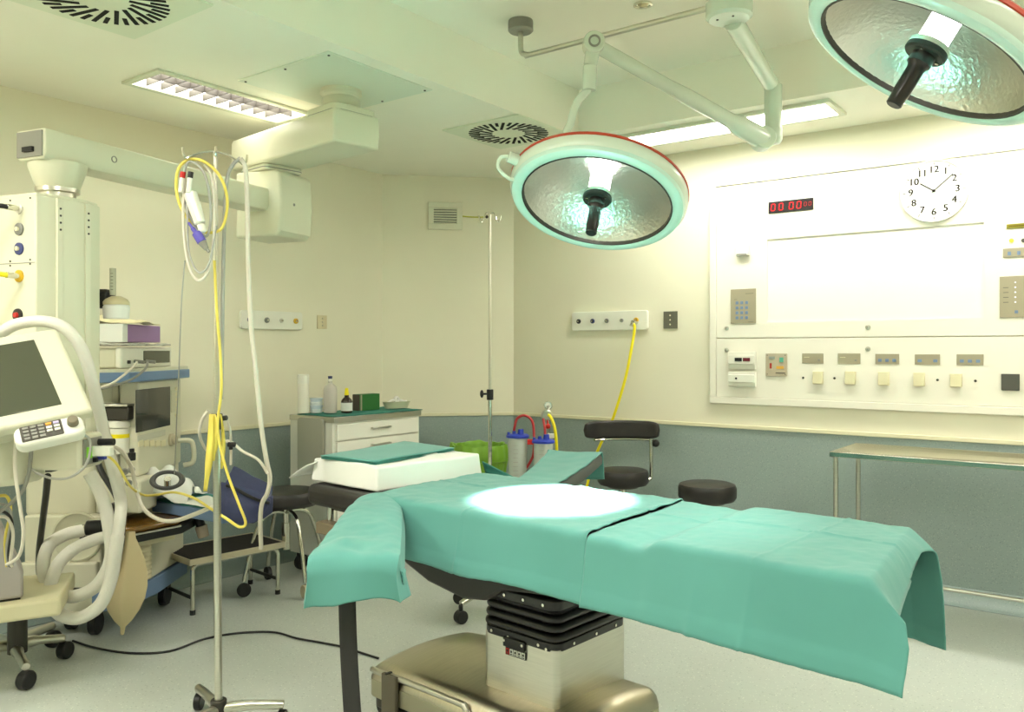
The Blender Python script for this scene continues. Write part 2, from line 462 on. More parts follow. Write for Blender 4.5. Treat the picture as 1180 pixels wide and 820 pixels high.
# upper board with a viewing-screen opening
sx0, sz1 = PW(885, 275.7); sx1, sz1b = PW(1134.4, 256.6); _, sz0 = PW(885, 371)
sz1 = (sz1+sz1b)/2; ux0, ux1 = -PWID/2+fw+.002, PWID/2-fw-.002; uz0, uz1 = zm+gap, zt-fw-.002
b = B()
for (x0, x1, z0, z1) in ((ux0, sx0, uz0, uz1), (sx1, ux1, uz0, uz1), (sx0, sx1, uz0, sz0), (sx0, sx1, sz1, uz1)):
    b.box(((x0+x1)/2, (z0+z1)/2, .009), (x1-x0, z1-z0, .018))
b.build('upper_board', PANELW, PANEL, frame=PF)
b = B(); b.box(((sx0+sx1)/2, (sz0+sz1)/2, .004), (sx1-sx0, sz1-sz0, .008)); b.build('viewing_screen', mat('screen_white', rgb(240, 238, 226), .25), PANEL, frame=PF)
ZF = .018
def on_panel(px0, py0, px1, py1):
    x0, z0 = PW(px0, (py0+py1)/2); x1, z1 = PW(px1, (py0+py1)/2); mx = (px0+px1)/2
    _, za = PW(mx, py0); _, zb2 = PW(mx, py1)
    return (x0+x1)/2, (za+zb2)/2, x1-x0, za-zb2
# key locks
b = None
for (px, py) in ((838.5, 378), (1001, 377), (838.5, 403), (1001, 402)):
    x, z = PW(px, py); b = B(); M = Matrix.Translation((x, z, ZF))
    b.lathe([(0, .006), (.010, .006), (.014, .004), (.0155, 0), (0, -.002)], 20, M)
    o = b.build('key_lock', STEEL, PANEL, frame=PF)
    b = B(); b.box((x, z, ZF+.0062), (.002, .009, .001)); b.build('key_slot', BLACKP, o, frame=PF)
# small screws
for (px, py) in ((926.5, 435), (962.5, 435.5), (1081, 437.5), (1124.5, 438.5)):
    x, z = PW(px, py); b = B(); b.lathe([(0, .004), (.006, .004), (.0075, 0), (0, -.001)], 14, Matrix.Translation((x, z, ZF)))
    b.box((x, z, ZF+.004), (.011, .0025, .001)); b.build('screw', DARKM, PANEL, frame=PF)
# ivory switches
for (px0, py0, px1, py1) in ((938.5, 427.5, 950, 442), (975.5, 427.5, 987.5, 442.5), (1013.5, 428, 1026, 443.5), (1054, 429, 1067, 444.5), (1096, 430, 1109.5, 445.5)):
    x, z, sx, sz = on_panel(px0, py0, px1, py1)
    b = B(); b.box((x, z, ZF+.012), (sx, sz, .024)); b.build('rocker_switch', IVORY, PANEL, frame=PF, bevel=.003)
x, z, sx, sz = on_panel(1154.5, 430.5, 1175.5, 449.5)
b = B(); b.box((x, z, ZF+.006), (sx, sz, .012)); b.build('blank_socket_cover', DGREY, PANEL, frame=PF, bevel=.003)
# little indicator windows with buttons
def plate(name, q, nx, ny, bm_=BLUEB, bs=.6, xs=None, zoff=0, h=.004, m=BEIGE):
    x, z, sx, sz = on_panel(*q)
    b = B(); b.box((x, z, ZF+h/2), (sx, sz, h)); o = b.build(name, m, PANEL, frame=PF, bevel=.0015)
    if nx:
        pitch = sx*.82/nx; pz = sz*.8/ny*.8
        for i in range(nx):
            for j in range(ny):
                bx = x + (i-(nx-1)/2)*pitch if xs is None else x+xs[i]*sx
                bz = z + (j-(ny-1)/2)*pz + zoff*sz
                b = B(); b.box((bx, bz, ZF+h+.001), (min(pitch, sx*.3)*bs, min(pz, sz*.5)*bs, .003)); b.build('button', bm_, o, frame=PF, bevel=.0008)
    return o, x, z, sx, sz
for q in ((925.5, 407, 950, 418.5), (966.5, 407, 992.5, 419), (1009.5, 407.5, 1037, 419.5), (1055, 408, 1084, 420), (1103, 408, 1134, 420.5)):
    i = int(q[0])
    if i in (925, 966):
        o, x, z, sx, sz = plate('indicator_window', q, 1, 1, GREYP, .35, [0.3], -.15)
        b = B(); b.box((x-.28*sx, z+.12*sz, ZF+.005), (sx*.25, .003, .001)); b.build('legend', mat('legend_pale', rgb(225, 220, 180), .4), o, frame=PF)
    else: plate('indicator_window', q, 3 if i != 1055 else 2, 1, BLUEB, .55, [-.3, 0, .3] if i != 1055 else [-.3, .32], -.12)
# left keypad
o, x, z, sx, sz = plate('keypad', (843.5, 333, 872.5, 372.5), 0, 0, h=.006)
for i in range(3):
    for j in range(4):
        b = B(); b.box((x+(-.24+.19*i)*sx, z+(.10-.145*j)*sz, ZF+.007), (sx*.11, sz*.085, .003)); b.build('button', BLUEB, o, frame=PF, bevel=.0008)
b = B(); b.box((x+.25*sx, z+.36*sz, ZF+.0065), (sx*.32, .0025, .001)); b.box((x+.3*sx, z-.46*sz, ZF+.0065), (sx*.22, .002, .001)); b.box((x-.3*sx, z+.2*sz, ZF+.0065), (sx*.12, .002, .001))
b.build('legend', DGREY, o, frame=PF)
# right keypad, beyond the picture edge too
x0, zz0 = PW(1152.5, 366); kx1 = x0+.16
_, zz1 = PW(1152.5, 319)
b = B(); b.box(((x0+kx1)/2, (zz0+zz1)/2, ZF+.003), (kx1-x0, zz1-zz0, .006)); o = b.build('alarm_panel', BEIGE, PANEL, frame=PF, bevel=.0015)
for j in range(5):
    zq = zz1-.035-.027*j
    b = B(); b.cyl((x0+.075, zq, ZF+.005), (x0+.075, zq, ZF+.008), .005, n=10); b.build('status_light', mat('led_pale', rgb(230, 230, 240), .3), o, frame=PF)
    if j: 
        b = B(); b.box((x0+.03, zq, ZF+.0065), (.026, .003, .001)); b.build('legend', DGREY, o, frame=PF)
b = B(); b.box((x0+.08, zz0+.03, ZF+.0075), (.016, .016, .003)); b.build('button', BLUEB, o, frame=PF)
x0, zq = PW(1156.5, 292); b = B(); b.box((x0+.07, zq, ZF+.003), (.14, .05, .006)); o = b.build('indicator_window', BEIGE, PANEL, frame=PF, bevel=.0015)
for i in range(3):
    b = B(); b.box((x0+.03+.045*i, zq-.004, ZF+.0075), (.016, .02, .003)); b.build('button', BLUEB, o, frame=PF)
x0, zq = PW(1160.5, 261.5); b = B(); b.box((x0+.06, zq, ZF+.003), (.12, .024, .006)); o = b.build('display_strip', mat('olive_display', rgb(128, 122, 34), .3), PANEL, frame=PF)
b = B(); b.box((x0+.062, zq, ZF+.0065), (.1, .005, .001)); b.build('display_text', mat('olive_text', rgb(90, 80, 20), .3), o, frame=PF)
for i, m in ((0, mat('yellow_button', rgb(232, 220, 70), .4)), (1, DGREY)):
    x0, zq = PW(1166+14*i, 277.5); b = B(); b.cyl((x0, zq, ZF-.001), (x0, zq, ZF+.008), .011, n=16); b.build('push_button', m, PANEL, frame=PF)
# gas outlets at the lower left of the panel and a breaker box
for q in ((842, 405, 873, 425), (842, 428, 873, 445)):
    x, z, sx, sz = on_panel(*q)
    b = B(); b.box((x, z, ZF+.012), (sx, sz, .024)); o = b.build('socket_outlet', WHITE, PANEL, frame=PF, bevel=.003)
    b = B(); b.box((x, z+sz*.05, ZF+.029), (sx*.98, sz*.52, .012)); b.build('socket_hood', WHITE, o, frame=PF, bevel=.003)
    b = B()
    if q[1] < 420:
        b.box((x-.1*sx, z+.05*sz, ZF+.036), (sx*.26, sz*.2, .003)); b.build('display', BLACKP, o, frame=PF)
        b = B(); b.box((x+.2*sx, z+.05*sz, ZF+.036), (sx*.26, sz*.2, .003)); b.build('red_display', mat('maroon', rgb(110, 30, 40), .4), o, frame=PF)
    else:
        b.cyl((x-.18*sx, z+.05*sz, ZF+.035), (x-.18*sx, z+.05*sz, ZF+.038), .007, n=14); b.build('jack', BLACKP, o, frame=PF)
x, z, sx, sz = on_panel(884, 407, 908.5, 433)
b = B(); b.box((x, z, ZF+.005), (sx, sz, .01)); o = b.build('breaker_box', mat('pink_beige', rgb(186, 176, 152), .4), PANEL, frame=PF, bevel=.002)
for dx, dz, w_, h_, cc in ((-.25, -.02, .14, .42, rgb(190, 184, 160)), (-.25, -.05, .1, .24, rgb(178, 52, 40)), (-.2, .3, .28, .12, rgb(150, 160, 150)), (.25, .22, .18, .2, rgb(90, 180, 150)), (.18, -.12, .34, .12, rgb(220, 170, 70)), (.2, -.36, .44, .04, rgb(90, 84, 76))):
    b = B(); b.box((x+dx*sx, z+dz*sz, ZF+.0115+.0004*(h_ < .3)), (sx*w_, sz*h_, .003)); b.build('switch' if h_ > .15 else 'legend', mat('brk%.2f%.2f' % (dx, dz), cc, .4), o, frame=PF)
for dx in (-.42, .42):
    for dz in (-.42, .42):
        b = B(); b.cyl((x+dx*sx, z+dz*sz, ZF+.009), (x+dx*sx, z+dz*sz, ZF+.0115), .003, n=8); b.build('screw', DARKM, o, frame=PF)

# white call box on the panel
x, z, sx, sz = on_panel(850.5, 282, 865, 295)
b = B(); b.box((x, z, ZF+.016), (sx, sz, .032)); o = b.build('call_box', PANELW, PANEL, frame=PF, bevel=.004)
b = B(); b.box((x, z-.42*sz, ZF+.033), (sx*.8, sz*.16, .004)); b.build('grille', GREYP, o, frame=PF)

# digital timer
x, z, sx, sz = on_panel(887, 231, 938.5, 244)
TM = thing('digital_timer', 'black digital timer with glowing red zeros set in the white panel', 'timer', (x+(xl+xr)/2, YB-ZF, z))
b = B(); b.box((x, z, ZF+.004), (sx, sz*1.02, .008)); b.build('case', BLACKP, TM, frame=PF, bevel=.0015)
RED = mat('red_led', rgb(120, 6, 10), .4, emit=(1, .008, .015, 1), estr=.30)
REDD = mat('red_led_dim', rgb(100, 8, 12), .4, emit=(.8, .008, .015, 1), estr=.16)
def digit0(cx, cz_, wd, ht, m):
    b = B(); t_ = ht*.13
    for (dx, dz, a, d) in ((0, .5, 1, 0), (0, -.5, 1, 0), (-.5, .25, 0, 1), (.5, .25, 0, 1), (-.5, -.25, 0, 1), (.5, -.25, 0, 1)):
        b.box((cx+dx*wd+dz*ht*.1, cz_+dz*ht, ZF+.009), ((wd*.8 if a else t_), (t_ if a else ht*.42), .002))
    b.build('digit', m, TM, frame=PF)
for fx in (-.39, -.21, .02, .19): digit0(x+fx*sx, z, sx*.085, sz*.58, RED)
for fx in (.34, .44): digit0(x+(fx-.01)*sx, z+.02*sz, sx*.05, sz*.32, REDD)

# clock
ccx, ccz = PW(1077.3, 221); Rk = .163
q0 = rw(1077.3, 187.5); q1 = rw(1077.3, 254); Rk = (q0.z-q1.z)/2; ccz = (q0.z+q1.z)/2
CL = thing('wall_clock', 'round white clock with thin black hands on the control panel', 'clock', (ccx+(xl+xr)/2, YB-ZF, ccz))
CF = PF @ Matrix.Translation((ccx, ccz, ZF))
b = B(); b.lathe([(0, .012), (Rk*1.0, .012), (Rk*1.02, .012), (Rk*1.03, .020), (Rk*1.07, .020), (Rk*1.09, .010), (Rk*1.09, 0), (0, -.001)], 56); b.build('case', mat('clock_white', rgb(236, 236, 226), .45, spec=.3), CL, frame=CF)
INK = mat('clock_ink', rgb(26, 23, 15), .6, spec=.2)
for n in range(1, 13):
    a = PI/2-n*PI/6
    b = text_mesh(str(n), Rk*.33, CF @ Matrix.Translation((Rk*.73*math.cos(a)-.0012, Rk*.73*math.sin(a), .0128)), .0004)
    b2_ = text_mesh(str(n), Rk*.33, CF @ Matrix.Translation((Rk*.73*math.cos(a)+.0012, Rk*.73*math.sin(a)+.0008, .0129)), .0004)
    t_ = bpy.data.meshes.new('tmp'); b2_.bm.to_mesh(t_); b2_.bm.free(); b.bm.from_mesh(t_); bpy.data.meshes.remove(t_); b.build('numeral', INK, CL, frame=ROOM)
b = B()
for n in range(60):
    a = n*PI/30
    L = .09 if n % 5 == 0 else .06; wd = .022 if n % 5 == 0 else .008
    b.box((Rk*.94*math.cos(a), Rk*.94*math.sin(a), .0128), (Rk*L, Rk*wd, .0012), a)
b.build('minute_track', INK, CL, frame=CF)
def hand(name, ang, L, wd, z0):
    a = PI/2-ang; b = B(); b.box((L*.45*math.cos(a), L*.45*math.sin(a), z0), (L*1.1, wd, .0015), a); b.build(name, INK, CL, frame=CF)
hand('hour_hand', rad(300+4.5), Rk*.52, .006, .0145); hand('minute_hand', rad(49), Rk*.78, .0045, .0165)
b = B(); b.cyl((0, 0, .011), (0, 0, .019), .008, n=14); b.build('hub', INK, CL, frame=CF)

# ------------------------------------------------------------------ gas outlet strips and sockets
def gas_strip(F0, Wd, Ht, ports, label, loc):
    t = thing('gas_outlet_strip', label, 'gas outlet', loc)
    b = B(); b.rbox((0, 0, .012), (Wd, Ht, .024), .02); b.build('housing', WHITE, t, frame=F0, bevel=.004)
    for (fx, ring, r) in ports:
        x = fx*Wd; M = Matrix.Translation((x, 0, .024))
        b = B(); b.lathe([(0, .006), (r*.65, .006), (r*.8, .010), (r, .008), (r*1.05, 0), (0, -.003)], 22, M); o = b.build('outlet_ring', ring, t, frame=F0)
        b = B(); b.lathe([(0, .016), (r*.34, .016), (r*.42, .010), (r*.5, .005), (0, .004)], 16, M); b.build('valve', CHROME, o, frame=F0)
        b = B(); b.cyl((x, 0, .039), (x, 0, .0408), r*.16, n=10); b.build('valve_hole', BLACKP, o, frame=F0)
    return t
RBLK = mat('ring_black', rgb(50, 50, 52), .4); RBLU = mat('ring_blue', rgb(60, 72, 110), .4); RGRY = mat('ring_grey', rgb(130, 132, 128), .4, .3); RYEL = mat('ring_yellow', rgb(214, 170, 30), .4); RWHT = mat('ring_white', rgb(214, 212, 200), .35, .3)
pc = rw(703, 369.5); pa = rw(659.5, 370); pb = rw(746.5, 369.5); GW = pb.x-pa.x; GH = (rw(703, 358.5).z-rw(703, 380.5).z)
GSR = gas_strip(wall_frame(pc, 'right'), GW, GH, [(-.40, RBLK, .017), (-.21, RBLU, .017), (-.02, RGRY, .016), (.175, RGRY, .013), (.36, RYEL, .018)],
          'white gas outlet strip with a yellow hose plugged in on the right wall', pc)
pc2 = lw(312, 369); pa = lw(277.5, 369); pb = lw(348, 369); GW2 = pb.y-pa.y; GH2 = lw(312, 358.5).z-lw(312, 379.5).z
gas_strip(wall_frame(pc2, 'left'), GW2, GH2, [(-.37, RBLU, .018), (-.1, RGRY, .018), (.14, RWHT, .015), (.38, RYEL, .018)],
          'white gas outlet strip on the left wall with nothing plugged in', pc2)
def socket(px, py, sz, fn, kind, m, label):
    p = fn(px, py); t = thing('wall_socket', label, 'socket', p); F0 = wall_frame(p, kind)
    b = B(); b.box((0, 0, .005), (sz, sz*1.15, .01)); b.build('plate', m, t, frame=F0, bevel=.002)
    for dz in (-.3, 0, .3):
        b = B(); b.cyl((0, dz*sz, .009), (0, dz*sz, .012), .006, n=12); b.build('screw', DARKM if m is BEIGE else CHROME, t, frame=F0)
socket(370.5, 371, .085, lw, 'left', mat('socket_cream', rgb(214, 204, 166), .4), 'cream three-screw socket plate on the left wall beside the outlet strip')
socket(773, 368.5, .105, rw, 'right', mat('socket_grey', rgb(112, 112, 98), .4, .5), 'grey metal socket plate on the right wall beside the outlet strip')
# yellow air hose from the strip
p0 = rw(735, 371) + Vector((0, -.03, 0)); xh = p0.x
b = B()
pts = [p0, p0+Vector((0, -.045, -.01))]
for (px, py, off) in ((731, 381, .075), (722, 430, .10), (712, 465, .11), (703, 490, .12), (690, 516, .13), (680, 545, .15), (672, 580, .20)):
    pts.append(rw(px, py, YB-off))
b.tube(pts, .0105, 10); o = b.build('air_hose', YELLOW, None, origin=p0); tag(o, 'yellow air hose hanging from the right wall outlet strip behind the chair', 'hose')
b = B(); b.cyl(p0+Vector((0, .016, 0)), p0+Vector((0, -.05, -.005)), .016, n=16); b.cyl(p0+Vector((0, -.05, -.005)), p0+Vector((-.004, -.062, -.03)), .013, n=12); b.build('plug', CHROME, o, frame=ROOM)

# vent grille and cable plate on the corner wall
p = cw(513, 249); t = thing('vent_grille', 'square white vent grille with horizontal slats on the corner wall', 'vent', p); F0 = wall_frame(p, 'back')
ga = cw(493.5, 249); gb = cw(533, 249); gw = (gb-ga).length; gh = cw(513, 233.5).z-cw(513, 265).z
b = B()
for (x, y, sx, sy) in ((0, gh/2-.022, gw, .044), (0, -gh/2+.022, gw, .044), (gw/2-.022, 0, .044, gh-.088), (-gw/2+.022, 0, .044, gh-.088)): b.box((x, y, .008), (sx, sy, .016))
b.build('frame', PEND, t, frame=F0, bevel=.003)
b = B(); b.box((0, 0, .001), (gw-.08, gh-.08, .002)); b.build('back_plate', DARKHOLE, t, frame=F0)
ns = 7
for i in range(ns):
    b = B(); y = -gh/2+.05+(gh-.10)*i/(ns-1); b.box((0, y, .009), (gw-.088, .013, .003), M=Matrix.Rotation(rad(30), 4, 'X')); b.build('slat', PEND, t, frame=F0)
p = cw(558, 250); t = thing('cable_plate', 'cream blanking plate behind the top of the far drip stand', 'wall plate', p); F0 = wall_frame(p, 'back')
b = B(); b.box((0, 0, .003), (.10, .10, .006)); b.build('plate', WALL, t, frame=F0, bevel=.002)
b = B(); b.cyl((.02, 0, .005), (.02, 0, .02), .012, n=12); b.build('gland', DARKM, t, frame=F0)
b = B(); a0 = cw(533, 249, .012); a1 = cw(560, 250, .012); b.tube([a0, a0.lerp(a1, .5)-Vector((0, 0, .004)), a1], .005, 8); o = b.build('earth_wire', mat('green_yellow', rgb(190, 190, 60), .4), None, origin=a0)
tag(o, 'short green-yellow wire between the vent grille and the cable plate', 'wire')
# ------------------------------------------------------------------ operating table
TC = Vector((.15, 2.98, 0)); TRZ = YAW - rad(42.0)
TL = Matrix.Translation(W(TC)) @ Matrix.Rotation(TRZ, 4, 'Z')          # table frame: t along, n across (far +), z up
def cam2t(v):
    return TL.inverted() @ W(v)
TAB = thing('operating_table', 'operating table under teal drapes on a low steel base', 'operating table', W(TC), TRZ)
# base: low steel shoe with a humped, round-cornered lid
bx0, bx1, by0, by1 = -.75, .27, -.26, .31
bcx, bcy, bl, bw = (bx0+bx1)/2, (by0+by1)/2, bx1-bx0, by1-by0
b = B(); b.rbox((bcx, bcy, .065), (bl-.03, bw-.03, .05), .05); b.build('base_skirt', DARKM, TAB, bevel=.006)
b = B(); b.rbox((bcx, bcy, .12), (bl, bw, .07), .055, k=8); b.build('base_side', mat('olive_steel', rgb(168, 164, 140), .4, .6), TAB, bevel=.004)
def lid(u, v):
    x = bx0+bl*u; y = by0+bw*v
    ex = min(u*bl, (1-u)*bl); ey = min(v*bw, (1-v)*bw); r = .055
    if ex < r and ey < r:
        dx, dy = r-ex, r-ey; d = math.hypot(dx, dy)
        if d > r:
            sx, sy = (1 if u < .5 else -1), (1 if v < .5 else -1)
            cx_, cy_ = (bx0+r if u < .5 else bx1-r), (by0+r if v < .5 else by1-r)
            x = cx_-sx*dx/d*r; y = cy_-sy*dy/d*r
        e = max(r-d, 0)
    else: e = min(ex, ey)
    edge = min(e/.05, 1); edge = math.sqrt(max(0, 1-(1-edge)**2))
    hump = .03*(1-(2*v-1)**2)
    fall = max(0, 1-(u*bl)/.25); z = .155 + (.055+hump)*edge - .02*fall**2*edge
    return (x, y, z)
b = B(); b.sheet(lid, 64, 40); b.build('base_lid', GOLDST, TAB, angle=60)
b = B(); b.tube([(bx0+.03, by0+.012, .185), (bx0+.08, by0+.002, .190), (-.5, by0+.001, .195), (-.23, by0+.001, .197), (-.19, by0-.001, .192), (-.165, by0-.004, .15), (-.15, by0-.004, .10)], .012, 10); b.build('trim_rail', STEEL, TAB)
b = B(); b.rbox((-.585, by0-.012, .12), (.085, .02, .17), .006); o = b.build('pedal_bracket', mat('bracket_brown', rgb(96, 90, 74), .45), TAB, bevel=.004)
b = B(); b.box((-.555, by0-.02, .05), (.03, .025, .045)); b.build('pedal', BLACKP, o, bevel=.004)
b = B(); b.rbox((-.60, by0-.006, .199), (.012, .03, .018), .003); b.build('clip', BLACKP, o)
for (x, y) in ((bx0+.06, by0+.05), (bx0+.06, by1-.05), (bx1-.06, by0+.05), (bx1-.06, by1-.05)):
    b = B(); b.cyl((x, y-.015, .04), (x, y+.015, .04), .04, n=22); b.build('castor', BLACKP, TAB, bevel=.004)
# column box and bellows
cx0, cx1, cy0, cy1 = -.22, .125, -.14, .28
ccx_, ccy_ = (cx0+cx1)/2, (cy0+cy1)/2
b = B(); b.rbox((ccx_, ccy_, .318), (cx1-cx0, cy1-cy0, .225), .028, k=8); b.build('column_box', STEEL, TAB, bevel=.003)
def rring(z, grow, hh, m, nm, bev):
    b = B(); b.rbox((ccx_, ccy_, z), (cx1-cx0+grow, cy1-cy0+grow, hh), .045, k=8); return b.build(nm, m, TAB, bevel=bev, seg=4)
rring(.437, .006, .03, BLACKR, 'bellows_flange', .004)
for i, z in enumerate((.466, .498, .530)):
    rring(z, .012-.004*i, .028, BLACKR, 'bellows_fold', .0125)
rring(.498, -.03, .11, BLACKR, 'bellows_core', .002)
rring(.572, -.02, .05, BLACKR, 'bellows_collar', .012)
for (t, z) in ((-.17, .437), (-.09, .432), (.05, .437), (.085, .43), (-.19, .572), (-.12, .572), (-.03, .572), (.06, .572)):
    yy = cy0-.003 if z < .5 else cy0+.01
    b = B(); b.cyl((t, yy+.004, z), (t, yy-.004, z), .0055, n=10); b.build('bolt', CHROME, TAB)
for (n, z) in ((-.05, .437), (.08, .437), (.2, .437), (0, .572), (.12, .572)):
    b = B(); xx = cx1+.003 if z < .5 else cx1-.01; b.cyl((xx-.004, n, z), (xx+.004, n, z), .0055, n=10); b.build('bolt', CHROME, TAB)
b = B(); b.box((-.06, cy0-.006, .415), (.10, .012, .035)); o = b.build('latch', BLACKP, TAB, bevel=.003)
for dx in (-.042, .042):
    b = B(); b.cyl((-.06+dx, cy0-.010, .42), (-.06+dx, cy0-.0145, .42), .005, n=10); b.build('latch_bolt', CHROME, o)
b = B(); b.box((-.055, cy0-.0025, .382), (.095, .005, .027)); o = b.build('warning_label', BLACKP, TAB)
for i in range(5):
    b = B(); x = -.055+(i-2)*.0185; b.box((x, cy0-.0055, .382), (.0155, .002, .021)); s = b.build('label_square', REDM if i == 0 else LINEN, o)
    b = B(); b.box((x, cy0-.0068, .384), (.007, .001, .008)); b.box((x, cy0-.0068, .375), (.009, .001, .003)); b.build('label_icon', BLACKP, s)
# tilt head, side frame
b = B(); b.box((ccx_, ccy_, .615), (.26, .30, .06)); b.box((ccx_-.05, ccy_-.15, .615), (.22, .03, .09)); b.build('tilt_head', BLACKP, TAB, bevel=.008)
b = B(); b.cyl((-.12, -.085, .625), (-.12, -.115, .625), .035, n=22); o = b.build('pivot', DARKM, TAB, bevel=.004)
b = B(); b.cyl((-.12, -.114, .625), (-.12, -.12, .625), .012, n=16); b.build('pivot_bolt', CHROME, o)
b = B()
XZ = Matrix(((1, 0, 0, 0), (0, 0, 1, 0), (0, 1, 0, 0), (0, 0, 0, 1)))
b.prism([(-.62, .75), (-.02, .66), (.20, .66), (1.10, .74), (1.12, .80), (-.62, .80)], -.235, .235, XZ)
for n0 in (-.30, .235): b.prism([(-.60, .77), (-.56, .72), (-.46, .655), (-.34, .612), (-.16, .585), (-.06, .60), (.02, .65), (.20, .67), (1.10, .75), (1.12, .80), (-.60, .80)], n0, n0+.065, XZ)
b.build('table_frame', mat('frame_black', rgb(44, 44, 42), .45), TAB, bevel=.01)
b = B(); b.box((-.03, 0, .845), (1.14, .60, .085)); b.build('back_pad', BLACKL, TAB, bevel=.03, seg=4)
b = B(); b.box((.59+.28, 0, .845), (.55, .60, .085)); b.build('leg_pad', BLACKL, TAB, bevel=.03, seg=4)
b = B(); b.box((-.86, 0, .842), (.46, .62, .09)); b.build('head_pad', BLACKL, TAB, bevel=.03, seg=4)
b = B(); b.box((-.83, 0, .785), (.44, .46, .025)); b.box((-.72, 0, .76), (.3, .3, .05)); b.build('head_plate', DARKM, TAB, bevel=.006)
b = B(); b.box((-.86, -.285, .715), (.30, .06, .05)); o = b.build('rail_block', mat('taupe_block', rgb(120, 108, 86), .5), TAB, bevel=.006)
b = B(); b.box((-.80, -.317, .713), (.12, .004, .035)); b.build('name_plate', BEIGE, o)
b = B(); b.cyl((-.97, -.27, .735), (-.97, -.27, .80), .014, n=16); b.build('rail_post', CHROME, o)
# near arm board, far arm board (survey frame)
b = B(); b.box((-.487, 2.77, .812), (.15, .62, .055)); b.build('arm_board', BLACKL, TAB, frame=CAM, bevel=.02, seg=4)
b = B(); b.box((-.46, 2.95, .765), (.06, .5, .04)); b.build('arm_bracket', DARKM, TAB, frame=CAM, bevel=.006)
def farpt(u, v):                                       # u along the far arm board, v across (0 left .. 1 right)
    a = Vector((.0, 3.52, 0)).lerp(Vector((.176, 3.42, 0)), v); d = Vector((.182, 4.26, 0)).lerp(Vector((.455, 4.16, 0)), v)
    p = a.lerp(d, u); p.z = .880+.045*u*u - .006*math.sin(PI*v); return p
def fb(u, v):                                         # closed slab section
    ring = ((0.04, 0), (.96, 0), (1.0, -.02), (1.0, -.05), (.8, -.085), (.2, -.085), (0, -.05), (0, -.02))
    k = int(round(v*8)) % 8; q_ = farpt(u, ring[k][0]); q_.z += ring[k][1]; return q_
b = B(); b.sheet(fb, 14, 8); bmesh.ops.remove_doubles(b.bm, verts=b.bm.verts, dist=1e-5); bmesh.ops.holes_fill(b.bm, edges=b.bm.edges)
b.build('arm_board', mat('board_grey', rgb(74, 78, 74), .5), TAB, frame=CAM, bevel=.006)
# black strap hanging from the near arm board
b = B()
def strap(u, v):
    y = 2.50-.12*u; z = .80-.72*u
    px = 400+12*u**1.2-2*math.sin(u*5); wdt = .053
    x = (px-590)/F*y + (v-.5)*wdt
    return (x, y+.01*math.sin(u*4)+.004*math.cos(v*PI), z)
b.sheet(strap, 24, 4)
STR = b.build('restraint_strap', mat('strap_black', rgb(40, 40, 38), .7, bump=.1, bscale=300), TAB, frame=CAM, solid=.004)

# ------------------------------------------------------------------ drapes
def nz(x, y, z, f): return noise.noise(Vector((x*f, y*f, z*f)))
SECT = [(-.388, .70), (-.386, .715), (-.368, .78), (-.352, .85), (-.346, .880), (-.339, .893), (-.324, .899), (-.300, .900), (-.15, .8995), (0, .900), (.15, .8995), (.300, .900), (.324, .899), (.339, .893), (.346, .880), (.352, .85), (.372, .74), (.385, .60)]
SL = [0.0]
for (a, d) in zip(SECT, SECT[1:]): SL.append(SL[-1]+math.hypot(d[0]-a[0], d[1]-a[1]))
def sect(v):
    s = v*SL[-1]
    for i in range(len(SECT)-1):
        if s <= SL[i+1]+1e-9:
            k = (s-SL[i])/(SL[i+1]-SL[i]); a, d = SECT[i], SECT[i+1]
            return a[0]+(d[0]-a[0])*k, a[1]+(d[1]-a[1])*k
    return SECT[-1]
def side(z): return max(0, min(1, (.875-z)/.17))        # 0 on top .. 1 at the hem
def crease(x, x0, w_=.006): return math.exp(-((x-x0)/w_)**2)
def drapeA(u, v):
    n, z = sect(v); s = side(z); near = n < 0
    tl = -.60-.20*max(0, min(1, (n+.33)/.66))
    if near: tl += .05*s*s+.01
    t = tl+(.366-.10*n+.003*math.sin(n*14)-tl)*u
    if near: z += s*.06*max(0, 1-(u)/.22)**2
    z += .004*nz(t, n, 0, 7)*(1-s) + .0035*nz(t, n, 3, 16)*(1-s)+.0015*nz(t, n, 6, 38) + .004*crease(n, .06)+.004*crease(t, -.12)
    z += s*(.006*math.sin(t*9)+.006*nz(t, 0, 0, 5))*(1 if near else 2)
    n += (-1 if near else 1)*s*(.010*math.sin(t*11+1)+.014*nz(t, z, 1, 4)+.003*crease(t, -.12)-.004)
    z += .006*(1-s)*math.exp(-((u-1)/.02)**2)
    if v < .034 or v > .966: n += (-1 if near else 1)*.0035
    return (t, n, z+.004)
b = B(); b.sheet(drapeA, 150, 120); DA = b.build('surgical_drape', TEAL, None, frame=TL, solid=.004, origin=None)
def to_origin(o, M):
    """give a top-level mesh its own base point"""
    p = M.translation.copy(); o.data.transform(Matrix.Translation(-p)); o.location = p
to_origin(DA, Matrix.Translation(W(cam2t((0, 0, 0)))*0 + (TL @ Vector((0, 0, .6)))))
tag(DA, 'teal drape over the middle of the operating table under the lamp', 'drape', 'teal drapes on the operating table')
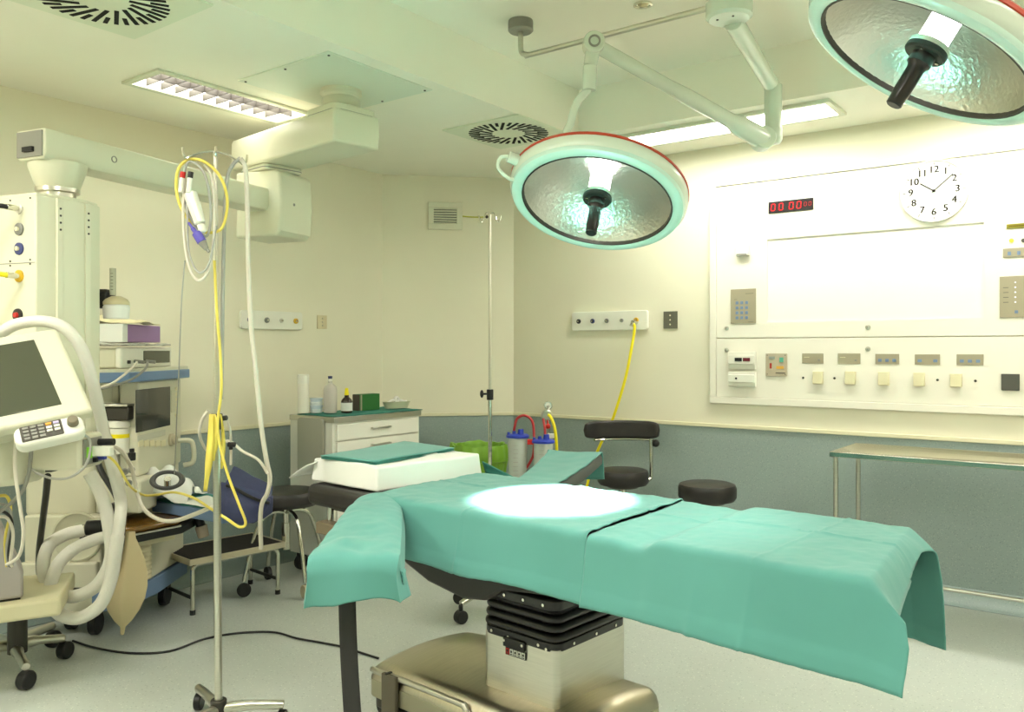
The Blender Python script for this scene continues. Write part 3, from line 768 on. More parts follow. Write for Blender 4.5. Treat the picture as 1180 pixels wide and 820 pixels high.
def drapeB(u, v):
    n, z = sect(v); s = side(z); near = n < 0
    fr = (n+.36)/.72; fr = max(0, min(1, fr))
    te = 1.215-.115*fr
    lip = abs(2*fr-1)
    ov = .05+.035*lip**8+.01*lip**2
    tend = te+ov
    t0 = .3695-.10*n+.002*math.sin(n*11+1)
    t = t0+(tend-t0)*u
    step = 1/(1+math.exp(-(t-.62+.03*fr)/.012))
    bulge = math.exp(-((t-.57)/.05)**2)
    z += (1-s)*(.018*step - .010*bulge*max(0, -n*2.2) - .004*bulge)
    n += (-1 if near else 1)*s*.012*step
    e = max(0, t-te)                                   # beyond the end of the pad the cloth droops
    if e > 0:
        k = e/ov
        z -= (1-.85*s)*.055*k**1.2*lip**2 + (1-.6*s)* .085*k**1.6*(1-lip**6)*(1 if fr < .45 else max(.25, 1-(fr-.45)*2.2))
    if not near: z -= s*.03*max(0, min(1, (t-.55)/.5)) 
    z += .003*nz(t, n, 5, 6)*(1-s)+.003*nz(t, n, 8, 15)*(1-s)+.0015*nz(t, n, 2, 36)+.004*crease(n, .06)+.003*crease(t, .93)
    z += s*(.005*math.sin(t*8+2)+.005*nz(t, 0, 4, 5))
    n += (-1 if near else 1)*s*(.008*math.sin(t*10)+.012*nz(t, z, 7, 4)+.006*crease(t, .93, .012)+.005*crease(t, .78, .012)+.010*max(0, (t-1.15)/.15))
    if not near: n -= .03*max(0, (t-te)/.1)
    if v < .034 or v > .966: n += (-1 if near else 1)*.0035
    return (t, n, z)
b = B(); b.sheet(drapeB, 170, 120); DB = b.build('surgical_drape', TEAL, None, frame=TL, solid=.004)
to_origin(DB, Matrix.Translation(TL @ Vector((.75, 0, .55))))
tag(DB, 'teal drape hanging over the foot end of the operating table', 'drape', 'teal drapes on the operating table')
def drapeC(u, v):
    # v: 0 table side .. .74 end of board .. 1 hem ; u: 0 left .. 1 right
    k = min(v/.74, 1); y = 3.13-.69*k
    zt = .893-.042*k+.004*math.sin(k*6)
    xl_ = -.590-.012*k; xr_ = -.425+.095*k**.8
    top = .10; 
    if u < top: f = 0; side_ = (top-u)/top; sg = -1
    elif u > 1-top: f = 1; side_ = (u-1+top)/top; sg = 1
    else: f = (u-top)/(1-2*top); side_ = 0; sg = 0
    x = xl_+(xr_-xl_)*f
    drop = side_*(.055 if sg < 0 else .05+.07*k**4)
    # crown of the forearm shape, low near the table
    j0_ = max(0, (v-.70)/.30)
    z = zt+.012*math.sin(PI*f)*(1-k*.5)-drop*(1-min(1, j0_*2.5))
    x += sg*side_*(.012 if sg > 0 else .006)
    rnd = (1-abs(2*f-1)**6)
    z -= .012*(1-rnd)
    if v > .70:
        j = (v-.70)/.30
        y -= .035*math.sin(min(j*2.2, 1)*PI/2)
        z -= .150*max(0, j-.08)+ .014*math.sin(f*5+.5)*j
        y += .012*math.sin(f*7+1)*j + .07*side_*min(1, j*2.5)*(1 if sg > 0 else .5)
        x += .006*math.sin(j*4+f*3) + (side_*.012*j if sg > 0 else -side_*.004*j)
    z += .006*nz(x, y, 0, 9)+.003*nz(x, y, 5, 26)+.012*math.exp(-((f-.35)/.12)**2-((v-.64)/.05)**2)-.010*math.exp(-((f-.55)/.15)**2-((v-.70)/.05)**2)
    return (x, y, z)
b = B(); b.sheet(drapeC, 70, 80); DC = b.build('surgical_drape', TEAL, None, frame=CAM, solid=.004)
to_origin(DC, Matrix.Translation(W((-.47, 2.75, .7))))
tag(DC, 'teal drape over the near arm board with a black strap hanging below', 'drape', 'teal drapes on the operating table')
def drapeD(u, v):
    if u > .86:
        p = farpt(1.0, v); j = (u-.86)/.14
        p += Vector((.36, .93, 0))*.02*math.sin(j*PI/2); p.z -= .145*j*(1 if v > .2 else .8)-.004
        p.z += .01; p.x += .01*math.sin(v*9)*j
    else:
        p = farpt(u/.86, -.06+1.06*v); p.z += .012+.004*nz(p.x, p.y, 0, 12)
        if v < .1: p.z -= .10*(.1-v)/.1
    return p
b = B(); b.sheet(drapeD, 60, 40); DD = b.build('surgical_drape', TEAL, None, frame=CAM, solid=.004)
to_origin(DD, Matrix.Translation(W((.25, 3.85, .8))))
tag(DD, 'teal drape over the far arm board in front of the chair with a backrest', 'drape', 'teal drapes on the operating table')
b = B()
def foldc(u, v):
    a = c(556, 531, 3.72).lerp(c(592, 549, 3.6), u); d = c(560, 545, 3.74).lerp(c(585, 551, 3.62), u)
    p = a.lerp(d, v); p.y += .02*math.sin(v*PI)*(1-u); return p
b.sheet(foldc, 10, 6); b.build('turned_corner', TEALD, DD, frame=CAM, solid=.004)

# pillow and folded cloth on the head section
def pil(u, v):
    a = (u-.5)*2; d = (v-.5)*2
    ex = abs(a)**9; ey = abs(d)**9
    return a, d, max(0, (1-ex)*(1-ey))
px0, px1, py0, py1 = -1.10, -.655, -.275, .315
def pillow(u, v):
    # full wrap: top bulges, sides fall, thin open flaps at the ends like a pillow case
    a, d, h = pil(u, v)
    t = (px0+px1)/2+(px1-px0)/2*a*(1+.05*abs(d)**4); n = (py0+py1)/2+(py1-py0)/2*d*(1+.06*abs(a)**4)
    z = .894+.100*h**.16-.012*(a*a+d*d)*.5+.005*nz(t, n, 0, 7)
    return (t, n, z)
def pillow_b(u, v):
    t, n, z = pillow(u, v); a, d, h = pil(u, v); return (t, n, .892+.006*nz(t, n, 2, 9)*(1-h)+.0)
b = B(); b.box(((px0+px1)/2, (py0+py1)/2, .944), (px1-px0, py1-py0, .10), tap=(.95, .96)); bmesh.ops.subdivide_edges(b.bm, edges=b.bm.edges, cuts=9, use_grid_fill=True)
for v in b.bm.verts:
    k_ = (v.co.z-.894)/.1; v.co += Vector((.010*nz(v.co.y, v.co.z, 1, 6), .010*nz(v.co.x, v.co.z, 4, 6), k_*(.010*nz(v.co.x, v.co.y, 2, 5)-.012*((v.co.x-(px0+px1)/2)/.22)**2*.5)))
PI_ = thing('pillow', 'white pillow in a cotton case on the black head pad of the operating table', 'pillow', TL @ Vector((-.88, .02, .888)), TRZ)
b.build('cushion', LINEN, PI_, frame=TL, bevel=.028, seg=4)
b = B()
def flap(u, v):
    n = py0-.02+(py1-py0+.03)*u; t = px0+.035-.095*v-.03*v*(1-u)
    return (t, n-.03*v*(1-u), .990-.088*v**1.3+.006*math.sin(u*8)*v-.02*abs(2*u-1)**4*(1-v))
b.sheet(flap, 24, 6); b.build('case_flap', LINEN, PI_, frame=TL, solid=.003)
FC = thing('folded_cloth', 'folded teal cloth lying on the white pillow', 'cloth', TL @ Vector((-.88, .02, .99)), TRZ)
PO = [c(372, 527, 3.3), c(430, 533, 3.2), c(525, 518, 3.6), c(468, 510, 3.75)]
FP = [cz(px, py, .998) for (px, py) in ((370, 527), (432, 534), (523, 518), (466, 510))]
for i in range(3):
    def lay(u, v, i=i):
        p = FP[0].lerp(FP[1], v).lerp(FP[3].lerp(FP[2], v), u)
        p.z = .996+.006*i+.003*nz(p.x*1, p.y, i, 6); p.x += .004*math.sin(i*3+u*3); p.y -= .003*i*(1-v)
        return p
    b = B(); b.sheet(lay, 20, 12); b.build('fold_layer', TEAL if i == 2 else TEALD, FC, frame=CAM, solid=.0035)

# ------------------------------------------------------------------ ceiling rail and surgical lamps
REFL = mat('dimpled_reflector', rgb(232, 230, 222), .28, 1.0, bump=.4, bscale=60)
BULB = mat('lit_glass', rgb(255, 255, 250), .2, emit=(1, 1, .95, 1), estr=1.6)
LTEAL = mat('front_ring_white', rgb(206, 232, 220), .25, coat=.3)
REDST = mat('red_stripe', rgb(186, 66, 38), .4)
def orient(cen, axis, up=Vector((0, 0, 1))):
    z = Vector(axis).normalized(); x = Vector(up).cross(z)
    if x.length < 1e-4: x = Vector((1, 0, 0))
    x.normalize(); y = z.cross(x)
    R = Matrix((x, y, z)).transposed().to_4x4()
    return Matrix.Translation(cen) @ R
def lamp_head(t, M, knob_ang, knob=True):
    """lamp head; local +z is the beam"""
    prof = [(.372, -.012), (.382, -.025), (.385, -.045), (.382, -.068), (.374, -.078), (.360, -.090), (.30, -.115), (.24, -.14), (.2, -.17), (.1, -.19), (0, -.192)]
    b = B(); b.lathe(prof, 64, M); h = b.build('lamp_housing', LAMPW, t, frame=ROOM)
    b = B(); b.lathe([(.3835, -.060), (.3865, -.063), (.3855, -.072), (.379, -.078)], 64, M); b.build('red_band', REDST, h, frame=ROOM)
    b = B(); b.lathe([(.323, -.012), (.324, .0), (.332, .006), (.355, .006), (.368, 0), (.374, -.012), (.374, -.02)], 64, M); b.build('front_ring', LTEAL, t, frame=ROOM)
    b = B(); b.lathe([(.3185, -.010), (.30, -.035), (.26, -.075), (.21, -.105), (.15, -.130), (.09, -.144), (.045, -.147)], 72, M); b.build('reflector', REFL, t, frame=ROOM)
    b = B(); b.lathe([(.316, -.014), (.3235, -.014), (.3245, .002), (.318, .002)], 64, M, closed=True); b.build('reflector_seal', DARKM, t, frame=ROOM)
    b = B(); b.lathe([(.0, -.146), (.046, -.146), (.046, -.045), (.0, -.045)], 28, M); g = b.build('bulb_housing', BULB, t, frame=ROOM)
    b = B(); b.lathe([(.057, -.05), (.062, -.05), (.062, -.036), (.057, -.036)], 36, M, closed=True); b.build('bulb_ring', CHROME, g, frame=ROOM)
    b = B(); b.lathe([(0, -.04), (.058, -.04), (.063, -.034), (.063, -.022), (.058, -.016), (0, -.016)], 36, M); hd = b.build('handle_disc', mat('disc_green_black', rgb(40, 50, 46), .4), t, frame=ROOM)
    for k in range(3):
        a = k*2.1+.4; b = B(); b.cyl(M @ Vector((.045*math.cos(a), .045*math.sin(a), -.018)), M @ Vector((.045*math.cos(a), .045*math.sin(a), -.012)), .006, n=12); b.build('disc_screw', CHROME, hd, frame=ROOM)
    b = B(); b.lathe([(0, -.02), (.036, -.02), (.036, .012), (.029, .020), (.026, .03), (.026, .115), (.024, .12), (.024, .146), (.02, .15), (0, .15)], 28, M)
    b.build('handle_grip', mat('grip_black', rgb(34, 30, 30), .3, coat=.3), t, frame=ROOM)
    if knob:
        a = knob_ang; d = Vector((math.cos(a), math.sin(a), 0)); tn = Vector((-math.sin(a), math.cos(a), 0))
        b = B(); b.cyl(M @ (d*.372+Vector((0, 0, -.055))), M @ (d*.425+Vector((0, 0, -.055))), .027, .024, n=24); kb = b.build('side_knob', LAMPW, t, frame=ROOM, bevel=.003)
        b = B(); b.tube([M @ (d*r_+tn*q_+Vector((0, 0, z_))) for (r_, q_, z_) in ((.425, 0, -.055), (.452, .012, -.045), (.450, .022, .00), (.40, .022, .03), (.375, .02, .028))], .008, 10); b.build('knob_loop', LAMPW, kb, frame=ROOM)
def spot(name, loc, target, energy, size, blend, radius, col=(1, 1, .93)):
    L = bpy.data.lights.new(name, 'SPOT'); L.energy = energy; L.spot_size = size; L.spot_blend = blend; L.shadow_soft_size = radius; L.color = col
    o = bpy.data.objects.new(name, L); COL.objects.link(o); o.location = loc
    d = (Vector(target)-Vector(loc)); o.rotation_euler = d.to_track_quat('-Z', 'Y').to_euler(); return o
# rail
p0 = c(600, 28, 4.28); RAILZ = None
cap = ceil_pt(600, 24, ZCOF)
tr = thing('ceiling_rail', 'thin pipe hanging below the raised coffer from a grey cap', 'ceiling rail', cap)
b = B(); b.lathe([(0, 0), (.062, 0), (.064, -.01), (.064, -.05), (.056, -.058), (0, -.058)], 32, Matrix.Translation(cap)); b.build('cap', GREYP, tr, frame=ROOM)
b = B(); zp = ZCOF-.185
hubx = rw(815, 5, cap.y).x
b.tube([cap+Vector((0, 0, -.05)), cap+Vector((.0, 0, -.12)), cap+Vector((.008, 0, -.165)), cap+Vector((.05, 0, -.183)), cap+Vector((.12, 0, -.185)), Vector((hubx+.05, cap.y, zp))], .0135, 12)
b.build('pipe', STEEL, tr, frame=ROOM)
# nearer lamp over the table
LC = W(c(687, 235, 3.55)); AX = CAM.to_3x3() @ Vector((-.19, -.389, -.895))
ML = orient(LC, AX)
L1 = thing('surgical_lamp', 'round surgical lamp over the middle of the operating table, its lit dish facing down', 'surgical lamp', W((.93, 3.6, ZCOF)), 0, 'ceiling surgical lamps with red-banded white heads')
rim = ML.inverted() @ w(588, 187, 3.45); ka = math.atan2(rim.y, rim.x)
lamp_head(L1, ML, ka)
hub = W((.93, 3.55, 2.86))
b = B(); b.cyl(hub+Vector((0, 0, .05)), Vector((hub.x, hub.y, ZCOF)), .055, n=28); b.build('drop_tube', LAMPW, L1, frame=ROOM)
b = B(); b.lathe([(0, 0), (.085, 0), (.098, .012), (.098, .07), (.085, .082), (0, .082)], 36, Matrix.Translation(hub)); o = b.build('hub', LAMPW, L1, frame=ROOM)
for (dx, dy) in ((-.04, -.03), (.03, -.03)):
    b = B(); b.cyl(hub+Vector((dx, dy, .001)), hub+Vector((dx, dy, -.003)), .005, n=10); b.build('hub_screw', DARKM, o, frame=ROOM)
e1 = w(889, 98, 4.25)
b = B(); b.cyl(W((.96, 3.6, 2.875)), e1, .042, .038, n=24); b.ball(e1, .04, 10); b.build('upper_arm', LAMPW, L1, frame=ROOM)
e2 = w(891, 150, 4.25); 
b = B(); b.cyl(Vector((e2.x, e2.y, e1.z)), e2, .044, n=24); b.build('sleeve', LAMPW, L1, frame=ROOM, bevel=.004)
e3 = w(879, 160, 4.22)
b = B(); b.lathe([(0, .03), (.04, .03), (.046, .02), (.046, -.03), (.034, -.05), (0, -.056)], 24, Matrix.Translation((e2.x, e2.y, e2.z-.02))); b.build('elbow', LAMPW, L1, frame=ROOM)
jl = w(684, 51, 3.55)
dirn = (jl-e3).normalized()
b = B(); pts = [e3, e3.lerp(jl, .12), e3.lerp(jl, .5), jl]
b.tube([e3+dirn*-.0, e3.lerp(jl, .1), e3.lerp(jl, .22), e3.lerp(jl, .6), jl], [.052, .05, .036, .030, .030], 20, smooth=4); sp = b.build('spring_arm', LAMPW, L1, frame=ROOM)
ex_ = CAM.to_3x3() @ Vector((0, -1, 0))
b = B(); b.cyl(e3-ex_*.045, e3+ex_*.045, .058, n=32); b.build('joint_cap', LAMPW, L1, frame=ROOM, bevel=.006)
b = B(); b.cyl(e3+ex_*.04, e3+ex_*.049, .022, n=24); b.build('joint_bolt', GREYP, L1, frame=ROOM)
b = B(); b.cyl(jl-ex_*.04, jl+ex_*.04, .046, n=32); jn = b.build('joint_cap', LAMPW, L1, frame=ROOM, bevel=.006)
b = B(); b.lathe([(.018, 0), (.026, 0), (.026, .004), (.018, .004)], 24, orient(jl+ex_*.041, ex_), closed=True); b.build('joint_bolt', GREYP, jn, frame=ROOM)
d1 = w(680, 76, 3.55); d2 = w(679, 104, 3.55)
b = B(); b.cyl(jl-Vector((0, 0, .01)), d1, .033, .028, n=20); b.cyl(d1, d2, .030, n=20); b.build('down_sleeve', LAMPW, L1, frame=ROOM, bevel=.003)
b = B(); back = ML @ Vector((0, 0, -.2))
b.tube([d2+Vector((0, 0, .02)), w(676, 105, 3.56), w(665, 118, 3.57), w(658, 140, 3.58), w(655, 160, 3.60), back+Vector((0, 0, .01))], .0175, 12); b.build('yoke_tube', LAMPW, L1, frame=ROOM)
b = B(); b.lathe([(0, -.225), (.045, -.222), (.055, -.205), (.055, -.19)], 24, ML); b.build('yoke_boss', LAMPW, L1, frame=ROOM)
b = B(); kp = ML @ Vector((math.cos(ka+1.0)*.372, math.sin(ka+1.0)*.372, -.05)); kd = (kp-(ML @ Vector((0, 0, -.05)))).normalized()
b.cyl(kp, kp+kd*.03, .013, n=14); b.build('rim_catch', GREYP, L1, frame=ROOM)
spot('surgical_beam', ML @ Vector((0, 0, .18)), w(640, 574, 3.05), 420, rad(29), .5, .06)
# right lamp
LC2 = W(c(1061, 70, 2.48)); AX2 = CAM.to_3x3() @ Vector((-.50, .11, -.86))
M2 = orient(LC2, AX2)
L2 = thing('surgical_lamp', 'large surgical lamp in the top right corner of the photo, dish tilted left', 'surgical lamp', LC2+Vector((0, 0, .2)), 0, 'ceiling surgical lamps with red-banded white heads')
lamp_head(L2, M2, 0, knob=False)
bk = M2 @ Vector((0, 0, -.205))
b = B(); b.tube([bk, bk+Vector((.0, .05, .10)), bk+Vector((.1, .1, .2)), W((1.62, 2.9, 2.82))], .019, 12); b.build('yoke_tube', LAMPW, L2, frame=ROOM)
b = B(); b.cyl(W((1.62, 2.9, 2.80)), W((1.62, 2.9, 2.99)), .04, n=20); b.cyl(W((1.62, 2.9, 2.97)), W((.97, 3.52, 2.97)), .036, n=20); b.build('upper_arm', LAMPW, L2, frame=ROOM)
spot('surgical_beam_right', M2 @ Vector((0, 0, .18)), M2 @ Vector((0, 0, 2)), 12, rad(50), .9, .08)

# ------------------------------------------------------------------ ceiling pendant with its service head
pp = [ceil_pt(*q_) for q_ in ((285, 95), (378, 58), (497, 103))]
pcx, pcy = (pp[0].x+pp[2].x)/2, (pp[0].y+pp[2].y)/2
colp = ceil_pt(393, 103)
PEN = thing('ceiling_pendant', 'cream two-arm ceiling pendant carrying a gas outlet column on the left', 'ceiling pendant', colp)
sx_ = abs(pp[1].x-pp[0].x); sy_ = abs(pp[2].y-pp[1].y)
b = B(); b.box(((pp[0].x+pp[1].x)/2, (pp[1].y+pp[2].y)/2, ZC-.004), (sx_, sy_, .008)); o = b.build('ceiling_plate', mat('pendant_plate', rgb(220, 228, 210), .4), PEN, frame=ROOM, bevel=.002)
for fx in (-.46, 0, .46):
    for fy in (-.46, .46):
        b = B(); x_, y_ = (pp[0].x+pp[1].x)/2+fx*sx_, (pp[1].y+pp[2].y)/2+fy*sy_; b.cyl((x_, y_, ZC-.007), (x_, y_, ZC-.012), .006, n=10); b.build('plate_screw', DARKM, o, frame=ROOM)
cc = Matrix.Translation(colp)
b = B(); b.lathe([(0, 0), (.105, 0), (.108, -.012), (.108, -.03), (.095, -.036), (.090, -.05), (.098, -.06), (.100, -.09), (.094, -.1), (.112, -.115), (.112, -.15), (0, -.15)], 36, cc); b.build('column', PEND, PEN, frame=ROOM)
# first arm: box with an arched end under the column, going to the back left
dep0 = 4.20
aN = c(410, 150, 4.12); aN.z = 0
dirA = Vector((-.735, .678, 0)); perp = Vector((.678, .735, 0))
c0 = Vector(CAM.inverted() @ colp); c0.z = 0
AR = Matrix(((dirA.x, perp.x, 0, c0.x), (dirA.y, perp.y, 0, c0.y), (0, 0, 1, 0), (0, 0, 0, 1)))
ztop = ZC-.145
b = B()
prof = [(-.135, 0), (.135, 0), (.145, -.02), (.148, -.10), (.14, -.175), (-.14, -.175), (-.148, -.10), (-.145, -.02)]
Lm = Matrix(((0, 0, 1, 0), (1, 0, 0, 0), (0, 1, 0, 0), (0, 0, 0, 1)))     # profile (across, up) extruded along
b.prism(prof, -.14, .88, AR @ Matrix.Translation((0, 0, ztop)) @ Lm); b.build('first_arm', PEND, PEN, frame=CAM, bevel=.012, seg=3)
b = B(); b.rbox((0, 0, ztop+.012), (.27, .27, .035), .04, M=None); 
for v in b.bm.verts: v.co = AR @ v.co
b.build('arm_cover', PEND, PEN, frame=CAM, bevel=.006)
b = B(); b.rbox((0, 0, ztop-.004), (.272, .272, .004), .04)
for v in b.bm.verts: v.co = AR @ v.co
b.build('arm_seam', GREYP, PEN, frame=CAM)
# joint below the far end of the first arm
jc = AR @ Vector((.68, 0, 0)); zj = ztop-.175
b = B(); b.rbox((jc.x, jc.y, zj-.017), (.27, .25, .034), .03, rz=math.atan2(dirA.y, dirA.x)); b.build('joint_collar', PEND, PEN, frame=CAM, bevel=.005)
b = B(); b.rbox((jc.x, jc.y, zj-.02), (.274, .254, .005), .03, rz=math.atan2(dirA.y, dirA.x)); b.build('joint_seam', GREYP, PEN, frame=CAM)
zj2 = zj-.034
# second arm comes back towards the camera on the left
dirB = Vector((-.386, -.922, 0)).normalized(); pB = Vector((-dirB.y, dirB.x, 0))
BR = Matrix(((dirB.x, pB.x, 0, jc.x), (dirB.y, pB.y, 0, jc.y), (0, 0, 1, 0), (0, 0, 0, 1)))
hz = .375
b = B(); pr2 = [(-.15, 0), (.13, 0), (.16, -.02), (.175, -hz*.5), (.16, -hz+.03), (.13, -hz), (-.15, -hz)]
b.prism(pr2, -.16, .13, BR @ Matrix.Translation((0, 0, zj2)) @ Lm); b.build('arm_motor_housing', PEND, PEN, frame=CAM, bevel=.014, seg=3)
b = B(); b.cyl(BR @ Vector((.02, .17, zj2-hz*.5)), BR @ Vector((.02, .178, zj2-hz*.5)), .008, n=14); b.build('housing_plug', GREYP, PEN, frame=CAM)
za1 = zj2-.105; LB = 1.52
b = B(); b.prism([(-.08, 0), (.08, 0), (.085, -.02), (.085, -.10), (.07, -.125), (-.07, -.125), (-.085, -.10), (-.085, -.02)], .10, LB, BR @ Matrix.Translation((0, 0, za1)) @ Lm)
b.build('second_arm', PEND, PEN, frame=CAM, bevel=.006)
RB = BR.to_3x3().to_4x4()
b = B(); b.box(BR @ Vector((LB+.001, 0, za1-.062)), (.012, .145, .105), M=RB); o = b.build('arm_end_plate', GREYP, PEN, frame=CAM)
b = B(); b.box(BR @ Vector((LB+.011, 0, za1-.085)), (.014, .06, .02), M=RB); b.build('end_connector', BLACKP, o, frame=CAM)
b = B(); b.lathe([(.011, 0), (.015, 0), (.015, .003), (.011, .003)], 20, orient(BR @ Vector((1.18, .085, za1-.06)), pB), closed=True); b.build('arm_plug', GREYP, PEN, frame=CAM)
# neck cone and service head
nk = BR @ Vector((1.394, 0, 0)); zn = za1-.12
b = B(); b.lathe([(.0, 0), (.115, 0), (.113, -.02), (.083, -.105), (.078, -.11), (0, -.11)], 32, Matrix.Translation((nk.x, nk.y, zn))); b.build('neck_cone', PEND, PEN, frame=CAM)
b = B(); b.lathe([(.0, -.105), (.086, -.105), (.086, -.122), (.072, -.126), (.07, -.19), (0, -.19)], 32, Matrix.Translation((nk.x, nk.y, zn))); b.build('neck_ring', STEEL, PEN, frame=CAM)
zs = zn-.18; SHH = .95
SH = Matrix(((dirB.x, pB.x, 0, -1.95), (dirB.y, pB.y, 0, 3.448), (0, 0, 1, 0), (0, 0, 0, 1)))    # x: towards the outlet face, y: to the right
hw = .15
sh_poly = [(-hw, -hw), (hw, -hw), (hw, hw), (hw*.55, hw*1.16), (0, hw*1.22), (-hw*.55, hw*1.16), (-hw, hw)]
b = B(); b.prism(sh_poly, zs-SHH, zs, SH); b.build('service_column', PEND, PEN, frame=CAM, bevel=.006, seg=3)
b = B(); b.prism([(p_[0]*.96, p_[1]*.96) for p_ in sh_poly], zs-.002, zs+.012, SH); b.build('column_lid', PEND, PEN, frame=CAM, bevel=.005, seg=3)
for xs in (.45, -.42):
    b = B(); y_ = hw*(1.175 if xs > 0 else 1.175); b.box(SH @ Vector((hw*xs, y_+.002, zs-SHH/2)), (.026, .014, SHH-.01), M=SH.to_3x3().to_4x4()); rl = b.build('mounting_rail', PEND, PEN, frame=CAM, bevel=.002)
    for i in range(4):
        b = B(); p_ = SH @ Vector((hw*xs, y_+.009, zs-.045-.028*i)); b.cyl(p_, p_+pB*.002, .0045, n=10); b.build('rail_screw', DARKM, rl, frame=CAM)
def port_pt(px, py):
    o_ = Vector((0, 0, H)); r_ = c(px, py, 1.0)-o_; p0_ = SH @ Vector((hw, 0, 0)); n_ = Vector((dirB.x, dirB.y, 0))
    return o_ + r_*((p0_-o_).dot(n_)/r_.dot(n_))
NF = Vector((dirB.x, dirB.y, 0))
for (py, ringm, r_) in ((240.5, RWHT, .020), (264, RGRY, .024), (286.5, mat('ring_navy', rgb(58, 66, 120), .4), .024), (318, RYEL, .024), (363, BLACKP, .026)):
    p_ = port_pt(22.5 if py < 340 else 21, py); M_ = orient(p_, NF)
    b = B(); b.lathe([(0, .008), (r_*.7, .008), (r_, .006), (r_*1.04, 0), (0, -.002)], 24, M_); o = b.build('outlet_ring', ringm, PEN, frame=CAM)
    b = B(); b.lathe([(0, .016), (r_*.38, .016), (r_*.45, .008)], 16, M_); b.build('valve', CHROME if py < 340 else REDM, o, frame=CAM)
for (px, py) in ((12, 231), (35, 228), (12, 301), (35, 299), (12, 306), (35, 304)):
    p_ = port_pt(px, py); b = B(); b.cyl(p_, p_+NF*.002, .004, n=8); b.build('face_screw', DARKM, PEN, frame=CAM)
b = B(); b.box(SH @ Vector((hw+.0005, 0, port_pt(24, 303).z)), (.002, hw*1.96, .003), M=SH.to_3x3().to_4x4()); b.build('face_seam', GREYP, PEN, frame=CAM)
def plug_hose(py, m, pm, name, label, path):
    p_ = port_pt(22.5, py)
    b = B(); b.tube([p_+NF*.05]+path, .010, 10); o = b.build(name, m, None, frame=CAM, origin=None)
    b = B(); b.cyl(p_+NF*.017, p_+NF*.055, .012, n=14); b.build('plug', CHROME, o, frame=CAM)
    tag(o, label, 'hose'); return o
p1 = port_pt(22.5, 240.5); plug_hose(240.5, BLACKR, CHROME, 'gas_hose', 'black gas hose plugged into the top outlet of the pendant column', [p1+NF*.08+Vector((-.03, 0, 0)), p1+NF*.12+Vector((-.14, 0, -.02)), p1+NF*.12+Vector((-.26, 0, -.2)), p1+NF*.10+Vector((-.28, .0, -.7)), p1+NF*.08+Vector((-.26, 0, -.98))])
p1 = port_pt(22.5, 318); plug_hose(318, YELLOW, CHROME, 'air_hose', 'yellow hose plugged into the yellow outlet of the pendant column', [p1+NF*.07+Vector((-.03, 0, 0)), p1+NF*.10+Vector((-.10, 0, -.03)), p1+NF*.10+Vector((-.18, 0, -.15)), p1+NF*.1+Vector((-.19, 0, -.55)), p1+NF*.1+Vector((-.18, 0, -.75))])
# ------------------------------------------------------------------ anaesthesia machine (survey frame)
AM = thing('anesthesia_machine', 'cream anaesthesia machine with blue shelf and small black screen by the left wall', 'medical machine', W((-2.1, 4.45, 0)), YAW)
def cbx(x0, x1, y0, y1, z0, z1): return (((x0+x1)/2, (y0+y1)/2, (z0+z1)/2), (x1-x0, y1-y0, z1-z0))
XFM = -1.9
b = B(); b.prism([(-2.44, 4.14), (-2.05, 4.14), (-2.05, 4.36), (XFM, 4.36), (XFM, 4.8), (-2.19, 4.8)], .24, .62); b.build('body', MACH, AM, frame=CAM, bevel=.012, seg=3)
b = B(); b.prism([(-2.46, 4.11), (-2.06, 4.11), (-2.06, 4.14), (-2.06, 4.30), (-2.30, 4.30)], .13, .39); b.build('lower_panel', MACH, AM, frame=CAM, bevel=.012, seg=3)
# curved blue bumper
bm_poly = [(-2.40, 4.16), (-2.02, 4.10), (-1.93, 4.16), (-1.885, 4.40), (-1.885, 4.815), (-2.17, 4.815)]
b = B(); b.prism(bm_poly, .15, .24); b.build('bumper', BLUEP, AM, frame=CAM, bevel=.006)
for (x, y) in ((-2.12, 4.22), (-1.97, 4.70), (-2.28, 4.3), (-2.15, 4.74)):
    b = B(); b.cyl((x-.02, y, .055), (x+.02, y, .055), .055, n=22); o = b.build('castor', BLACKP, AM, frame=CAM, bevel=.006)
    b = B(); b.box((x, y, .125), (.05, .05, .06)); b.build('castor_fork', DARKM, o, frame=CAM)
b = B(); b.prism([(-2.46, 4.17), (-2.10, 4.17), (-2.10, 4.44), (-2.36, 4.44)], .60, .96); b.build('side_column', MACH, AM, frame=CAM, bevel=.03, seg=4)
# circular recess in the near side
M_ = orient(Vector((-2.17, 4.139, .515)), Vector((0, -1, 0)))
b = B(); b.lathe([(.125, 0), (.125, .006), (.115, .008), (.105, .001), (.0, .001)], 40, M_); b.build('round_cover', MACH2, AM, frame=CAM)
# upper housing and its screen
b = B(); b.prism([(-2.30, 4.30), (-2.05, 4.30), (-2.05, 4.42), (XFM-.02, 4.42), (XFM-.02, 4.78), (-2.2, 4.78)], .62, 1.29); b.build('upper_housing', MACH, AM, frame=CAM, bevel=.01)
b = B(); b.box(*cbx(-2.0, XFM, 4.22, 4.76, .80, 1.285)); fr_ = b.build('screen_housing', MACH, AM, frame=CAM, bevel=.012, seg=3)
def fx_pt(px, py, x=XFM):                               # survey ray onto the machine front
    Y_ = x/((px-CX)/F); return c(px, py, Y_)
def fx_plate(name, m, px0, py0, px1, py1, th, parent, x=XFM, bev=.002):
    a, d = fx_pt(px0, py0, x), fx_pt(px1, py1, x); z_ = ((H-(py0-CY)/F*(a.y+d.y)/2), (H-(py1-CY)/F*(a.y+d.y)/2))
    b = B(); b.box((x+th/2, (a.y+d.y)/2, (z_[0]+z_[1])/2), (th, abs(d.y-a.y), abs(z_[0]-z_[1]))); return b.build(name, m, parent, frame=CAM, bevel=bev)
sc_ = fx_plate('screen', SCREENB, 156, 447, 195.5, 494, .004, AM)
